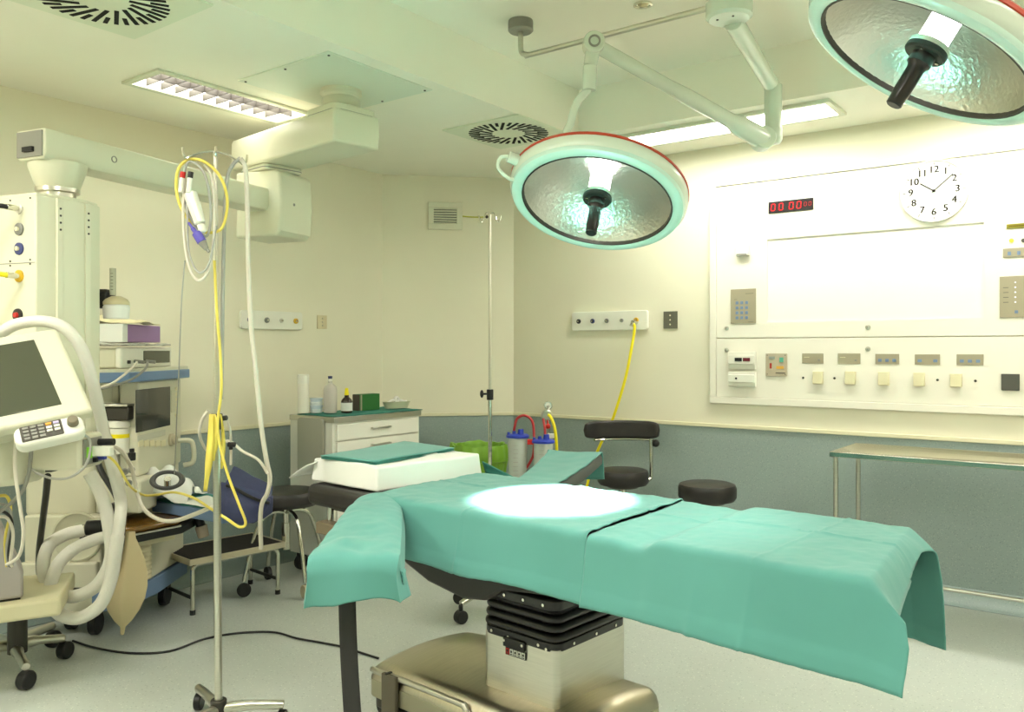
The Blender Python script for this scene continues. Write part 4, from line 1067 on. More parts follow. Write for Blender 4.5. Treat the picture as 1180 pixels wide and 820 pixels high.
fx_plate('button_strip', mat('button_strip', rgb(190, 190, 172), .5), 158, 498, 190, 505, .004, AM)
for i in range(5): fx_plate('button', IVORY, 159+6.5*i, 507, 164+6.5*i, 514, .006, AM)
fx_plate('speaker_grille', MACH2, 197, 449, 202, 475, .004, AM)
for i in range(6): fx_plate('key', IVORY, 201.5, 446+6*i, 204, 450+6*i, .006, AM)
M_ = orient(fx_pt(196.5, 506.5), Vector((1, 0, 0)))
b = B(); b.lathe([(.036, 0), (.036, .012), (.028, .016), (.027, .03), (.0, .032)], 28, M_); b.build('rotary_knob', mat('knob_taupe', rgb(186, 178, 150), .45), AM, frame=CAM)
# blue top shelf
b = B(); b.prism([(-2.42, 4.05), (-2.0, 4.02), (-1.9, 4.1), (-1.875, 4.25), (-1.875, 4.80), (-2.2, 4.80)], 1.31, 1.352); b.build('shelf_top', MACH, AM, frame=CAM, bevel=.004)
b = B(); b.prism([(-2.43, 4.04), (-2.0, 4.01), (-1.89, 4.09), (-1.865, 4.25), (-1.865, 4.80), (-2.2, 4.80)], 1.285, 1.335); b.build('shelf_edge', BLUEP, AM, frame=CAM, bevel=.006)
b = B(); b.box(*cbx(-2.34, -2.26, 4.25, 4.33, .6, 1.3)); b.box(*cbx(-2.07, -2.03, 4.28, 4.33, .6, 1.3)); b.build('support_post', MACH2, AM, frame=CAM, bevel=.006)
# vaporiser with a yellow collar in the open bay
vp = c(138, 520, 4.22); 
b = B(); b.cyl((vp.x, vp.y, .92), (vp.x, vp.y, 1.05), .048, n=28); o = b.build('vaporizer', WHITE, AM, frame=CAM, bevel=.006)
b = B(); b.cyl((vp.x, vp.y, 1.0), (vp.x, vp.y, 1.02), .0495, n=28); b.build('yellow_collar', mat('collar_yellow', rgb(240, 224, 20), .4), o, frame=CAM)
b = B(); b.cyl((vp.x, vp.y, .80), (vp.x, vp.y, .92), .036, n=24); b.build('glass_bowl', GLASS, o, frame=CAM)
b = B(); b.cyl((vp.x, vp.y, 1.05), (vp.x, vp.y, 1.09), .055, n=28); b.build('control_dial', WHITE, o, frame=CAM, bevel=.006)
b = B(); b.box((vp.x-.01, vp.y-.01, 1.125), (.16, .10, .07)); o = b.build('manifold', DARKM, AM, frame=CAM, bevel=.008)
b = B(); b.box((vp.x-.02, vp.y-.02, 1.168), (.19, .12, .014)); b.build('manifold_plate', STEEL, o, frame=CAM, bevel=.003)
for dx in (-.11, -.14):
    b = B(); b.cyl((vp.x+dx, vp.y-.03, .80), (vp.x+dx, vp.y-.03, 1.15), .012, n=14); b.build('flow_tube', GLASS, AM, frame=CAM)
b = B(); b.cyl((vp.x+.085, vp.y-.05, .89), (vp.x+.085, vp.y-.05, .93), .018, n=16); b.cyl((vp.x+.085, vp.y-.05, .93), (vp.x+.085, vp.y-.05, .95), .012, n=16); b.build('fill_knob', BLACKP, AM, frame=CAM, bevel=.003)
# gas block with knobs
b = B(); b.box(*cbx(-2.06, -1.84, 4.10, 4.30, .635, .80)); gb_ = b.build('gas_block', MACH, AM, frame=CAM, bevel=.012, seg=3)
for (px, py) in ((143.5, 543), (151, 541), (131, 552), (148, 556)):
    p_ = fx_pt(px, py, -1.84); b = B(); b.lathe([(.016, 0), (.016, .012), (.010, .014), (.009, .004), (0, .004)], 18, orient(Vector((-1.84, p_.y-.0, p_.z)), Vector((.6, -.8, 0)))); b.build('gas_port', GREYP, gb_, frame=CAM)
# absorber block below the work surface
b = B(); b.prism([(-2.08, 3.98), (-1.80, 3.98), (-1.66, 4.18), (-1.66, 4.38), (-2.0, 4.38)], .520, .558); ab = b.build('absorber_block', BLACKP, AM, frame=CAM, bevel=.006)
b = B(); b.prism([(-2.04, 4.0), (-1.82, 4.0), (-1.69, 4.19), (-1.69, 4.36), (-1.98, 4.36)], .560, .590); b.build('amber_cover', mat('amber_plastic', rgb(116, 84, 30), .2, coat=.5), ab, frame=CAM, bevel=.01)
b = B(); b.prism([(-2.06, 3.97), (-1.81, 3.97), (-1.665, 4.175), (-1.675, 4.19), (-1.815, 3.99), (-2.06, 3.99)], .556, .563); b.build('steel_edge', STEEL, ab, frame=CAM)
b = B(); b.cyl((-1.93, 4.05, .58), (-1.93, 4.05, .70), .026, n=20); b.build('valve_cap', DARKM, ab, frame=CAM, bevel=.004)
p_ = c(106, 608, 3.95); 
b = B(); b.cyl(p_+Vector((-.03, 0, 0)), p_+Vector((.10, .04, -.005)), .036, n=22); o = b.build('breathing_port', BLACKR, AM, frame=CAM, bevel=.006)
b = B(); b.cyl(p_+Vector((-.075, -.012, -.003)), p_+Vector((-.03, 0, 0)), .02, n=18); b.build('port_connector', CHROME, o, frame=CAM, bevel=.002)
b = B(); b.box((-1.80, 4.12, .50), (.26, .028, .035), rz=rad(55)); b.build('handle_bar', IVORY, AM, frame=CAM, bevel=.004)
b = B(); b.cyl((-1.84, 4.12, .51), (-1.84, 4.12, .53), .046, n=24); o = b.build('canister_lid', BLUEL, AM, frame=CAM)
b = B(); prof = [(.0, 0)]
for i in range(9): prof += [(.043, .022*i), (.0465, .022*i+.008), (.043, .022*i+.016)]
prof += [(0, .2)]
b.lathe(prof, 24, Matrix.Translation((-1.84, 4.12, .31))); b.build('absorber_canister', mat('soda_lime', rgb(214, 204, 170), .6), AM, frame=CAM)
# side bellows arm with a pressure valve under the work surface
p_ = c(226, 590, 4.35); b = B(); b.cyl(p_+Vector((-.12, .02, .02)), p_+Vector((.06, 0, .02)), .035, n=18); o = b.build('valve_arm', BLACKP, AM, frame=CAM, bevel=.006)
b = B(); b.cyl(p_, p_+Vector((.025, 0, -.07)), .024, n=16); b.build('valve_stem', BLACKP, o, frame=CAM); b = B(); b.cyl(p_+Vector((.025, 0, -.07)), p_+Vector((.04, 0, -.13)), .032, .028, n=18); b.build('valve_knob', mat('smoky_clear', rgb(176, 160, 140), .2), o, frame=CAM, bevel=.004)
# pull-out work surface
A_, Bp, C_, D_ = (-2.03, 4.46), (-1.42, 4.065), (-1.28, 4.27), (-1.83, 4.73)
b = B(); b.prism([A_, Bp, C_, D_], .592, .650); b.build('work_surface', BLUEP, AM, frame=CAM, bevel=.006)
# push handle at the far side
p_ = fx_pt(210, 520, -1.86); b = B(); b.tube([p_+Vector((-.03, 0, .06)), p_+Vector((.03, .02, .06)), p_+Vector((.05, .03, .03)), p_+Vector((.05, .03, -.06)), p_+Vector((.0, .02, -.08))], .014, 10); b.build('push_handle', MACH, AM, frame=CAM)

# breathing bag
def bag_prof():
    return [(.004, -.06), (.010, -.055), (.014, -.02), (.045, .01), (.080, .06), (.106, .12), (.114, .18), (.108, .24), (.09, .30), (.06, .36), (.034, .40), (.028, .43)]
bp = c(142, 700, 3.93); BAG = None
b = B(); b.lathe(bag_prof(), 48, Matrix.Translation((bp.x, bp.y, .155)))
for v in b.bm.verts:
    d = v.co-Vector((bp.x, bp.y, 0)); a = math.atan2(d.y, d.x); k = 1-.20*abs(math.sin(a*2.5+.4))**.5
    hgt = (v.co.z-.155)/.4
    v.co.x = bp.x+d.x*k+.03*hgt; v.co.y = bp.y+d.y*k*.75
o = b.build('breathing_bag', mat('bag_rubber', rgb(208, 192, 150), .4, sss=.0, alpha=.95), None, frame=CAM, angle=70)
to_origin(o, Matrix.Translation(W((bp.x, bp.y, .13)))); tag(o, 'limp cream rubber breathing bag hanging below the anaesthesia machine', 'breathing bag')

# corrugated breathing hoses
def hose(pts, r, label, name='breathing_hose', m=None):
    b = B(); P = [c(*p_) for p_ in pts]
    b.tube(P, r, 14, smooth=24)
    o = b.build(name, m or HOSE, None, frame=CAM, angle=80); to_origin(o, Matrix.Translation(W(P[-1]))); tag(o, label, 'hose', 'white breathing hoses'); return o
hose([(103, 545, 3.72), (112, 560, 3.72), (120, 580, 3.71), (126, 608, 3.7), (128, 642, 3.7), (113, 673, 3.7), (85, 687, 3.72), (61, 680, 3.74), (50, 656, 3.76), (56, 629, 3.8), (75, 616, 3.84), (95, 611, 3.89)], .029,
     'white breathing hose whose loop ends at the black port')
hose([(-6, 388, 3.16), (18, 374, 3.16), (50, 370, 3.16), (76, 379, 3.17), (95, 404, 3.2), (108, 445, 3.25), (118, 490, 3.36), (129, 535, 3.5), (139, 575, 3.64), (138, 600, 3.62), (133, 636, 3.6), (127, 670, 3.6), (114, 698, 3.6), (89, 712, 3.62), (66, 705, 3.66), (58, 680, 3.7), (66, 652, 3.74), (84, 633, 3.8), (108, 622, 3.86), (124, 618, 3.9)], [.0225]*6+[.025]*3+[.028]*10,
     'long white breathing hose arching over the foreground monitor and looping down')

# small monitor and boxes on the blue shelf
MN = thing('vital_signs_monitor', 'slim white monitor with a dark display on the blue shelf', 'monitor', W((-2.05, 4.3, 1.352)), YAW)
b = B(); b.box(*cbx(-2.30, -1.955, 4.10, 4.68, 1.353, 1.455)); b.build('case', MACH, MN, frame=CAM, bevel=.012, seg=3)
b = B(); b.box(*cbx(-1.96, -1.925, 4.09, 4.69, 1.352, 1.46)); o = b.build('front_bezel', WHITE, MN, frame=CAM, bevel=.012, seg=3)
fx_plate('display', SCREEN, 165, 404, 195, 418, .004, o, -1.925)
fx_plate('socket', BLACKP, 146.5, 415, 150, 419, .004, o, -1.925)
for ppx in (155, 168):
    b = B(); pa_ = fx_pt(ppx, 416, -1.92); b.cyl(pa_, pa_+Vector((.05, 0, -.005)), .009, n=12); b.build('plug', GREYP, o, frame=CAM)
def cable(name, pts, r, m, label, n=8, group=None, cat='cable'):
    b = B(); P = [c(*p_) for p_ in pts]; b.tube(P, r, n, smooth=8)
    o = b.build(name, m, None, frame=CAM, angle=80); to_origin(o, Matrix.Translation(W(P[-1]))); tag(o, label, cat, group); return o
cable('sensor_cable', [(158, 417, 4.06), (152, 424, 4.03), (140, 434, 4.0), (128, 442, 3.98), (112, 448, 3.98)], .006, CABW, 'pale cable curving from the left plug of the slim white monitor')
cable('sensor_cable', [(170, 417, 4.2), (168, 424, 4.12), (155, 435, 4.05), (135, 443, 4.0), (108, 450, 3.96)], .006, GREYP, 'grey cable curving from the right plug of the slim white monitor')
# purple carton in a clear wrap
PB = thing('glove_carton', 'purple and white carton on top of the slim white monitor', 'box', W((-2.03, 4.2, 1.465)), YAW)
b = B(); b.box(*cbx(-2.18, -1.93, 3.99+.12, 4.55, 1.485, 1.575)); b.build('carton', mat('carton_purple', rgb(156, 122, 172), .5, var=.04, scale=6), PB, frame=CAM, bevel=.004)
b = B(); b.box(*cbx(-2.182, -1.928, 4.105, 4.16, 1.484, 1.576)); b.build('white_end', LINEN, PB, frame=CAM, bevel=.003)
b = B()
def wrap(u, v):
    x = -2.22+.33*u; y = 4.06+.53*v; return (x, y, 1.4625+.016*abs(nz(x, y, 0, 14))+.004)
b.sheet(wrap, 20, 24); b.build('plastic_wrap', mat('wrap_film', rgb(220, 222, 210), .25, alpha=.6), PB, frame=CAM, solid=.008)
def crumple(name, cx_, cy_, z0, sx, sy, hgt, m, label, cat, f=9, seed=0, frame=CAM, parent=None):
    def fn(u, v):
        a, d = u*2-1, v*2-1; r2 = max(abs(a), abs(d)); e = 1-min(1, math.hypot(a, d)/1.25)**2
        k = 1+.16*nz(a*2, d*2, seed, 1.3)
        h_ = max(0, e)*hgt*(.75+.8*nz(a*1.7, d*1.7, seed+3, 1.4))
        h_ += hgt*.05*nz(a*5, d*5, seed+9, 1)*max(0, e)
        return (cx_+sx*a*k, cy_+sy*d*k, z0+max(.003, h_))
    b = B(); b.sheet(fn, 40, 40); o = b.build(name, m, parent, frame=frame, solid=.003, angle=75)
    if not parent: to_origin(o, frame @ Matrix.Translation((cx_, cy_, z0))); tag(o, label, cat)
    return o
crumple('rubber_gloves', -2.04, 4.26, 1.578, .15, .15, .045, mat('glove_latex', rgb(236, 228, 186), .55), 'crumpled pale yellow gloves on the purple carton', 'gloves', seed=4)
# flow meter on the right side of the pendant column
FMt = thing('flow_meter', 'white flow meter jar with an upright scale tube clamped beside the pendant column', 'flow meter', W(c(131, 367, 3.62)), YAW)
def fm(px, py): return c(px, py, 3.62)
j0, j1 = fm(134, 367), fm(134, 352)
b = B(); b.lathe([(0, 0), (.052, 0), (.055, .05), (.05, .06), (0, .06)], 28, Matrix.Translation(j0)); b.build('jar', LINEN, FMt, frame=CAM)
b = B(); b.lathe([(0, .06), (.054, .06), (.054, .072), (.045, .085), (.02, .098), (0, .098)], 28, Matrix.Translation(j0)); b.build('jar_lid', mat('lid_tan', rgb(196, 186, 148), .5), FMt, frame=CAM)
t0_, t1_ = fm(130, 340), fm(130, 309)
b = B(); b.cyl(t0_, t1_, .013, n=18); o = b.build('scale_tube', mat('frosted_tube', rgb(200, 202, 176), .2, alpha=.8), FMt, frame=CAM)
for i in range(6):
    p_ = t0_.lerp(t1_, .2+.12*i); b = B(); b.box(p_+Vector((.002, -.013, 0)), (.010, .002, .002)); b.build('scale_mark', DARKM, o, frame=CAM)
b = B(); b.cyl(fm(128, 353), t0_, .017, n=18); b.box(fm(119, 346), (.06, .06, .07)); b.build('clamp_block', BLACKP, FMt, frame=CAM, bevel=.005)
b = B(); b.box(fm(119, 336), (.05, .05, .02)); b.cyl(fm(115, 340), fm(128, 340), .012, n=12); b.build('clamp_plate', DARKM, FMt, frame=CAM, bevel=.003)

# things lying on the pull-out work surface
def ws(u, v, z=.651):
    a = Vector((*A_, 0)).lerp(Vector((*Bp, 0)), u); d = Vector((*D_, 0)).lerp(Vector((*C_, 0)), u); p_ = a.lerp(d, v); p_.z = z; return p_
b = B(); b.sheet(lambda u, v: ws(.22+.80*u, .0+.9*v, .655+.004*nz(u, v, 0, 6)), 20, 16); o = b.build('work_cloth', TEALD, None, frame=CAM, solid=.003)
to_origin(o, Matrix.Translation(W(ws(.5, .5)))); tag(o, 'teal cloth spread over the blue work surface of the anaesthesia machine', 'cloth')
b = B(); b.sheet(lambda u, v: ws(.42+.5*u, .02+.7*v, .661+.006*nz(u*2, v*2, 3, 4)), 20, 12); o = b.build('paper_sheet', LINEN, None, frame=CAM, solid=.002)
to_origin(o, Matrix.Translation(W(ws(.6, .3)))); tag(o, 'white paper sheet on the teal cloth of the work surface', 'paper')
p_ = c(184, 556, 4.4); crumple('white_towel', p_.x-.01, p_.y, .660, .20, .15, .17, LINEN, 'white towel bunched up beside the small black screen', 'towel', seed=11)
b = B(); b.sheet(lambda u, v: (c(146, 577, 4.2).lerp(c(176, 572, 4.3), u)+Vector((0, -.09*v+.04, -.06*v*v*(1.2-u)+.012))), 10, 10); o = b.build('paper_sheet', LINEN, None, frame=CAM, solid=.002)
to_origin(o, Matrix.Translation(W(c(160, 575, 4.25)))); tag(o, 'white paper drooping off the left end of the blue work surface', 'paper')
mk = c(193, 553, 4.18); MA = orient(mk, Vector((.25, -.62, .74)))
MK = thing('face_mask', 'clear face mask with a dark cushion rim lying on the white towel', 'face mask', W(mk), YAW)
b = B(); b.lathe([(.052, .0), (.060, .010), (.072, .010), (.080, .0), (.072, -.010), (.060, -.010)], 36, MA @ Matrix.Diagonal((1.05, .8, 1, 1)), closed=True); b.build('cushion_rim', mat('mask_rim', rgb(66, 68, 66), .35), MK, frame=CAM)
b = B(); b.lathe([(.060, .0), (.05, -.03), (.03, -.045), (.016, -.048)], 30, MA @ Matrix.Diagonal((1.05, .8, 1, 1))); b.build('dome', GLASS, MK, frame=CAM)
b = B(); b.cyl(MA @ Vector((0, 0, -.05)), MA @ Vector((0, 0, .012)), .017, n=18); b.build('connector', CHROME, MK, frame=CAM)
# navy pouch at the end of the work surface
NP = thing('blood_pressure_cuff', 'folded navy pouch draped over the right end of the blue work surface', 'cuff', W(c(283, 570, 3.98)), YAW)
def cuff(px4, d0, d1, bulge):
    a0, a1, a2, a3 = [c(x, y, d) for (x, y, d) in px4]
    def fn(u, v):
        p_ = a0.lerp(a1, u).lerp(a3.lerp(a2, u), v); p_.y -= bulge*math.sin(PI*u)*math.sin(PI*v); p_.z += .006*nz(u, v, d0, 3); return p_
    return fn
b = B(); b.sheet(cuff([(268, 540, 4.12), (313, 563, 4.14), (310, 584, 4.02), (258, 560, 3.98)], 0, 0, .01), 14, 10); b.build('flap', NAVY, NP, frame=CAM, solid=.022, bevel=.006)
b = B(); b.sheet(cuff([(256, 556, 3.965), (312, 577, 3.99), (292, 603, 3.94), (255, 592, 3.92)], 2, 0, .03), 14, 10); b.build('body', NAVY, NP, frame=CAM, solid=.04, bevel=.008)
b = B(); b.sheet(cuff([(291, 578, 3.99), (313, 570, 4.05), (311, 590, 4.05), (293, 602, 3.97)], 3, 0, .005), 8, 8); b.build('side_panel', NAVY, NP, frame=CAM, solid=.02, bevel=.004)
b = B(); b.tube([c(261, 559, 3.915), c(272, 563, 3.90), c(284, 570, 3.895), c(298, 576, 3.91), c(310, 579, 3.94)], .008, 8); b.build('zipper', BLACKP, NP, frame=CAM)

# ------------------------------------------------------------------ foreground monitor on its stand
q0, q1, q2 = c(108, 472, 2.9), c(65, 377, 3.08), c(-25, 500, 2.72)
rv = (q0-q2); up = (q1-q0); nv = rv.cross(up).normalized(); rv_l, up_l = rv.length, up.length
rh = rv.normalized(); uh = nv.cross(rh)
MQ = Matrix(((rh.x, uh.x, nv.x, 0), (rh.y, uh.y, nv.y, 0), (rh.z, uh.z, nv.z, 0), (0, 0, 0, 1)))
def mq(x, y, z): return q0 + rh*x + uh*y + nv*z          # from the lower right corner: x right, y up, z out of the screen
def mbox(b, x0, x1, y0, y1, z0, z1):
    cen = mq((x0+x1)/2, (y0+y1)/2, (z0+z1)/2); b.box(cen, (x1-x0, y1-y0, z1-z0), M=MQ); return b
sh_ = (up-uh*up.dot(uh)).dot(rh)
PMN = thing('patient_monitor', 'large tilted monitor with a dark screen and a keypad below in the left foreground', 'monitor', W((-2.28, 3.05, 0)), YAW)
b = B(); mbox(b, -rv_l-.06, 0, 0, up_l, -.05, 0)
for v in b.bm.verts:                                     # right edge leans the way the photo shows
    t_ = (v.co-q0).dot(uh)/up_l; v.co += rh*(sh_*t_)
b.build('screen_case', MACH, PMN, frame=CAM, bevel=.014, seg=3)
b = B(); mbox(b, -rv_l-.05, -.085, .052, up_l-.045, -.002, .0025)
for v in b.bm.verts:
    t_ = (v.co-q0).dot(uh)/up_l; v.co += rh*(sh_*t_)
b.build('screen', SCREEN, PMN, frame=CAM, bevel=.002)
b = B(); mbox(b, -rv_l-.02, -.10, .05, up_l-.06, -.16, -.05); b.build('rear_housing', MACH2, PMN, frame=CAM, bevel=.02)
# keypad
k0 = c(58, 500, 2.74)
KM = Matrix.Translation(k0) @ MQ.to_3x3().to_4x4()
b = B(); b.rbox((0, 0, 0), (.205, .078, .05), .028, M=Matrix()); 
for v in b.bm.verts: v.co = KM @ v.co
kp_ = b.build('keypad', WHITE, PMN, frame=CAM, bevel=.012, seg=3)
b = B(); b.rbox((-.022, .002, .026), (.122, .060, .003), .004, M=Matrix())
for v in b.bm.verts: v.co = KM @ v.co
b.build('key_field', mat('key_field', rgb(64, 60, 50), .4), kp_, frame=CAM)
for i in range(5):
    for j in range(4):
        if i > 2 and j > 2: continue
        b = B(); b.box((-.067+.0225*i, .022-.0138*j, .029), (.017, .009, .004))
        for v in b.bm.verts: v.co = KM @ v.co
        km_ = GREYP if i < 3 else ({(3, 0): mat('key_orange', rgb(232, 160, 60), .4), (4, 0): mat('key_lilac', rgb(190, 180, 220), .4)}.get((i, j), WHITE))
        b.build('key', km_, kp_, frame=CAM, bevel=.001)
b = B(); b.cyl(KM @ Vector((.071, .006, .024)), KM @ Vector((.071, .006, .05)), .018, .016, n=24); b.build('dial', mat('dial_taupe', rgb(120, 112, 90), .4), kp_, frame=CAM, bevel=.003)
# module rack
b = B(); b.box(*cbx(-1.76, -1.565, 3.0, 3.17, 1.01, 1.135)); mr = b.build('module_rack', MACH, PMN, frame=CAM, bevel=.012, seg=3)
b = B(); b.box(*cbx(-1.566, -1.558, 3.02, 3.15, 1.025, 1.12)); b.build('module_face', GREYP, mr, frame=CAM, bevel=.002)
b = B(); b.box(*cbx(-1.56, -1.545, 3.035, 3.055, 1.05, 1.09)); b.build('green_tab', mat('tab_green', rgb(140, 214, 60), .4), mr, frame=CAM)
b = B(); b.box(*cbx(-1.56, -1.48, 3.05, 3.085, 1.055, 1.09)); b.build('white_plug', WHITE, mr, frame=CAM, bevel=.005)
b = B(); b.box(*cbx(-1.56, -1.545, 3.08, 3.095, 1.03, 1.045)); b.cyl((-1.56, 3.125, 1.10), (-1.50, 3.125, 1.10), .013, n=14); b.build('black_plug', BLACKP, mr, frame=CAM)
b = B(); b.box(*cbx(-1.56, -1.53, 3.11, 3.13, 1.035, 1.065)); b.build('blue_plug', mat('plug_blue', rgb(70, 80, 170), .4), mr, frame=CAM)
b = B(); b.prism([(-2.15, 2.92), (-1.80, 2.92), (-1.745, 2.98), (-1.745, 3.12), (-2.15, 3.12)], .96, 1.22); hb_ = b.build('processor_housing', MACH, PMN, frame=CAM, bevel=.03, seg=4)
b = B(); b.box(*cbx(-1.83, -1.735, 3.125, 3.17, .985, 1.125)); o = b.build('connector_panel', DGREY, PMN, frame=CAM, bevel=.004)
b = B(); b.box(*cbx(-1.79, -1.77, 3.118, 3.126, 1.04, 1.055)); b.build('white_jack', WHITE, o, frame=CAM)
b = B(); b.box(*cbx(-1.84, -1.735, 3.12, 3.165, 1.085, 1.095)); b.build('panel_bar', MACH, o, frame=CAM)
b = B(); b.cyl((-2.28, 3.05, .09), (-2.28, 3.05, 1.2), .025, n=20); b.cyl((-2.28, 3.05, 1.14), (-1.9, 2.98, 1.18), .03, n=16); b.build('stand_post', STEEL, PMN, frame=CAM)
for k in range(5):
    a = 2*PI*k/5+1.9; d = Vector((math.cos(a), math.sin(a), 0))*.2; o_ = Vector((-2.28, 3.05, .085))
    b = B(); b.cyl(o_, o_+d+Vector((0, 0, -.01)), .022, .016, n=12); lg = b.build('base_leg', DARKM, PMN, frame=CAM)
    b = B(); e_ = o_+d; b.cyl((e_.x-.012, e_.y, .032), (e_.x+.012, e_.y, .032), .032, n=16); b.build('castor', BLACKP, lg, frame=CAM)
# cables around it
cable('sensor_cable', [(96, 500, 2.8), (103, 506, 2.84), (104, 520, 2.86), (97, 538, 2.86), (80, 550, 2.86), (60, 551, 2.88), (40, 543, 2.94), (32, 535, 3.0)], .0045, CABG, 'thin grey cable looping under the keypad of the foreground monitor')
cable('coiled_lead', [(19, 500, 2.88), (17, 530, 2.88), (19, 556, 2.88), (20, 563, 2.88), (24, 590, 2.88), (27, 615, 2.9), (22, 640, 2.94), (8, 650, 3.0)], .006, CABW, 'white lead hanging down in front of the foreground monitor housing')
cable('power_lead', [(36, 520, 2.90), (33, 545, 2.95), (26, 565, 3.0), (12, 580, 3.02), (-4, 592, 3.04)], .007, GREYP, 'grey lead dropping behind the keypad to the left edge of the photo')
cable('gas_hose', [(55, 548, 3.5), (53, 570, 3.6), (48, 610, 3.75), (45, 640, 3.85), (47, 665, 3.92), (62, 677, 3.95), (90, 680, 3.95), (110, 676, 3.9), (132, 655, 3.85), (141, 610, 3.9), (135, 575, 3.95), (118, 545, 3.98), (112, 530, 4.0)], .014, BLACKR, 'thick black hose looping in front of the anaesthesia machine base', cat='hose')
for i, (yy, m_, lb) in enumerate(((572, YELLOWC, 'yellow'), (580, CABG, 'grey'), (588, BLACKR, 'black'), (596, CABW, 'white'))):
    cable('cable', [(-6, yy, 3.05), (8, yy+4*math.sin(i), 3.1), (12+i, yy+18, 3.12), (6+2*i, yy+50, 3.15), (8+2*i, 652, 3.2)], .006, m_, lb+' cable in the tangle at the left edge below the foreground monitor')
# ------------------------------------------------------------------ low stand with a grey device, left edge
ST = thing('equipment_stand', 'cream topped stand on a castor star base at the lower left edge', 'equipment stand', W((-2.22, 3.66, 0)), YAW)
sa, sb_ = cz(70, 689, .40), cz(27, 667, .40)
b = B(); b.prism([(sa.x, sa.y), (sa.x-.16, sa.y+.42), (sa.x-.70, sa.y+.25), (sa.x-.52, sa.y-.28)], .325, .40); b.build('top_slab', IVORY, ST, frame=CAM, bevel=.014, seg=3)
b = B(); b.cyl((-2.22, 3.72, .09), (-2.22, 3.72, .33), .04, n=20); b.build('column', DARKM, ST, frame=CAM)
for k in range(5):
    a = rad(8)+2*PI*k/5; o_ = Vector((-2.28, 3.78, .105)); 
    tgt = {0: cz(75, 735, .095), 4: cz(30, 768, .095)}.get(k, o_+Vector((math.cos(a), math.sin(a), 0))*.26)
    b = B(); b.tube([o_, o_.lerp(tgt, .5)+Vector((0, 0, .005)), tgt], [.026, .020, .016], 12); lg = b.build('base_leg', STEEL, ST, frame=CAM)
    b = B(); b.cyl((tgt.x-.022, tgt.y+.005, .04), (tgt.x+.022, tgt.y-.005, .04), .04, n=20); o = b.build('castor', BLACKP, lg, frame=CAM, bevel=.008)
GD = thing('grey_device', 'grey wedge-shaped device standing on the cream stand top', 'medical device', W((-2.1, 3.5, .4)), YAW)
p0_ = cz(27, 690, .402)
b = B(); pr_ = [(0, 0), (0, .11), (-.10, .36), (-.16, .40), (-.40, .40), (-.40, 0)]
b.prism(pr_, 0, .20, Matrix.Translation((p0_.x, p0_.y-.0, .408)) @ Matrix.Rotation(rad(33), 4, 'Z') @ Matrix(((1, 0, 0, 0), (0, 0, 1, 0), (0, 1, 0, 0), (0, 0, 0, 1)))); b.build('case', mat('device_grey', rgb(176, 170, 166), .45), GD, frame=CAM, bevel=.012, seg=3)
b = B(); b.box(Vector((p0_.x, p0_.y, .404))+Matrix.Rotation(rad(33), 3, 'Z') @ Vector((-.19, .10, 0)), (.36, .18, .009), rad(33)); b.build('rubber_foot', BLACKP, GD, frame=CAM)

# ------------------------------------------------------------------ drip stand with its cables
IX, IY = -1.115, 3.15
IV = thing('drip_stand', 'chrome drip stand in front of the step stool, hung with coiled cables', 'drip stand', W((IX, IY, 0)), YAW, 'drip stands')
pole_top = c(248, 174, IY); pole_top.x = IX-.012
b = B(); b.cyl((IX, IY, .06), (IX-.008, IY, 1.16), .0145, n=18); b.build('lower_pole', STEEL, IV, frame=CAM)
b = B(); b.cyl((IX-.008, IY, 1.16), pole_top, .0085, n=14); b.build('upper_pole', STEEL, IV, frame=CAM)
b = B(); b.cyl((IX-.008, IY, 1.145), (IX-.008, IY, 1.205), .022, n=20); b.cyl((IX, IY, 1.185), (IX+.035, IY-.01, 1.19), .010, n=12); b.build('clamp', BLACKP, IV, frame=CAM, bevel=.003)
zt_ = pole_top.z
b = B()
for sg, dy in ((-1, -.05), (1, .05)):
    b.tube([pole_top, pole_top+Vector((sg*.04, dy*.5, -.010)), pole_top+Vector((sg*.075, dy, -.03)), pole_top+Vector((sg*.088, dy*1.1, -.040)), pole_top+Vector((sg*.099, dy*1.2, -.025)), pole_top+Vector((sg*.102, dy*1.2, .0))], .0045, 8)
    b.tube([pole_top, pole_top+Vector((sg*.012, -dy*.7, -.010)), pole_top+Vector((sg*.024, -dy*1.4, -.035)), pole_top+Vector((sg*.03, -dy*1.7, -.028)), pole_top+Vector((sg*.032, -dy*1.8, -.005))], .0045, 8)
b.build('hooks', CHROME, IV, frame=CAM)
b = B(); b.cyl((IX, IY, .05), (IX, IY, .12), .03, n=20); b.build('hub', DARKM, IV, frame=CAM, bevel=.004)
for a in (8, 128, 248):
    d = Vector((math.cos(rad(a)), math.sin(rad(a)), 0)); o_ = Vector((IX, IY, .085))
    b = B(); b.tube([o_+d*.02, o_+d*.12+Vector((0, 0, .006)), o_+d*.24], [.02, .018, .017], 12, smooth=3); lg = b.build('leg', STEEL, IV, frame=CAM)
    e_ = o_+d*.235; b = B(); b.cyl((e_.x-.014, e_.y, .033), (e_.x+.014, e_.y, .033), .033, n=18); b.build('castor', BLACKP, lg, frame=CAM, bevel=.004)
hx = IY
HG = 'leads hung on the drip stand'
def loop(pts, r, m, name, label, closed=True, cat='cable'):
    b = B(); P = [c(*p_) for p_ in pts]; b.tube(P, r, 8, smooth=8, closed=closed)
    o = b.build(name, m, None, frame=CAM, angle=80); to_origin(o, Matrix.Translation(W(P[0]))); tag(o, label, cat); return o
loop([(217, 184, 3.11), (235, 186, 3.1), (254, 204, 3.1), (262, 232, 3.11), (256, 262, 3.12), (240, 268, 3.1), (230, 262, 3.09), (216, 252, 3.08), (206, 232, 3.08), (203, 212, 3.09), (206, 194, 3.1)], .0058, YELLOWC, 'coiled_cable', 'yellow cable coil hanging from the left hook of the drip stand')
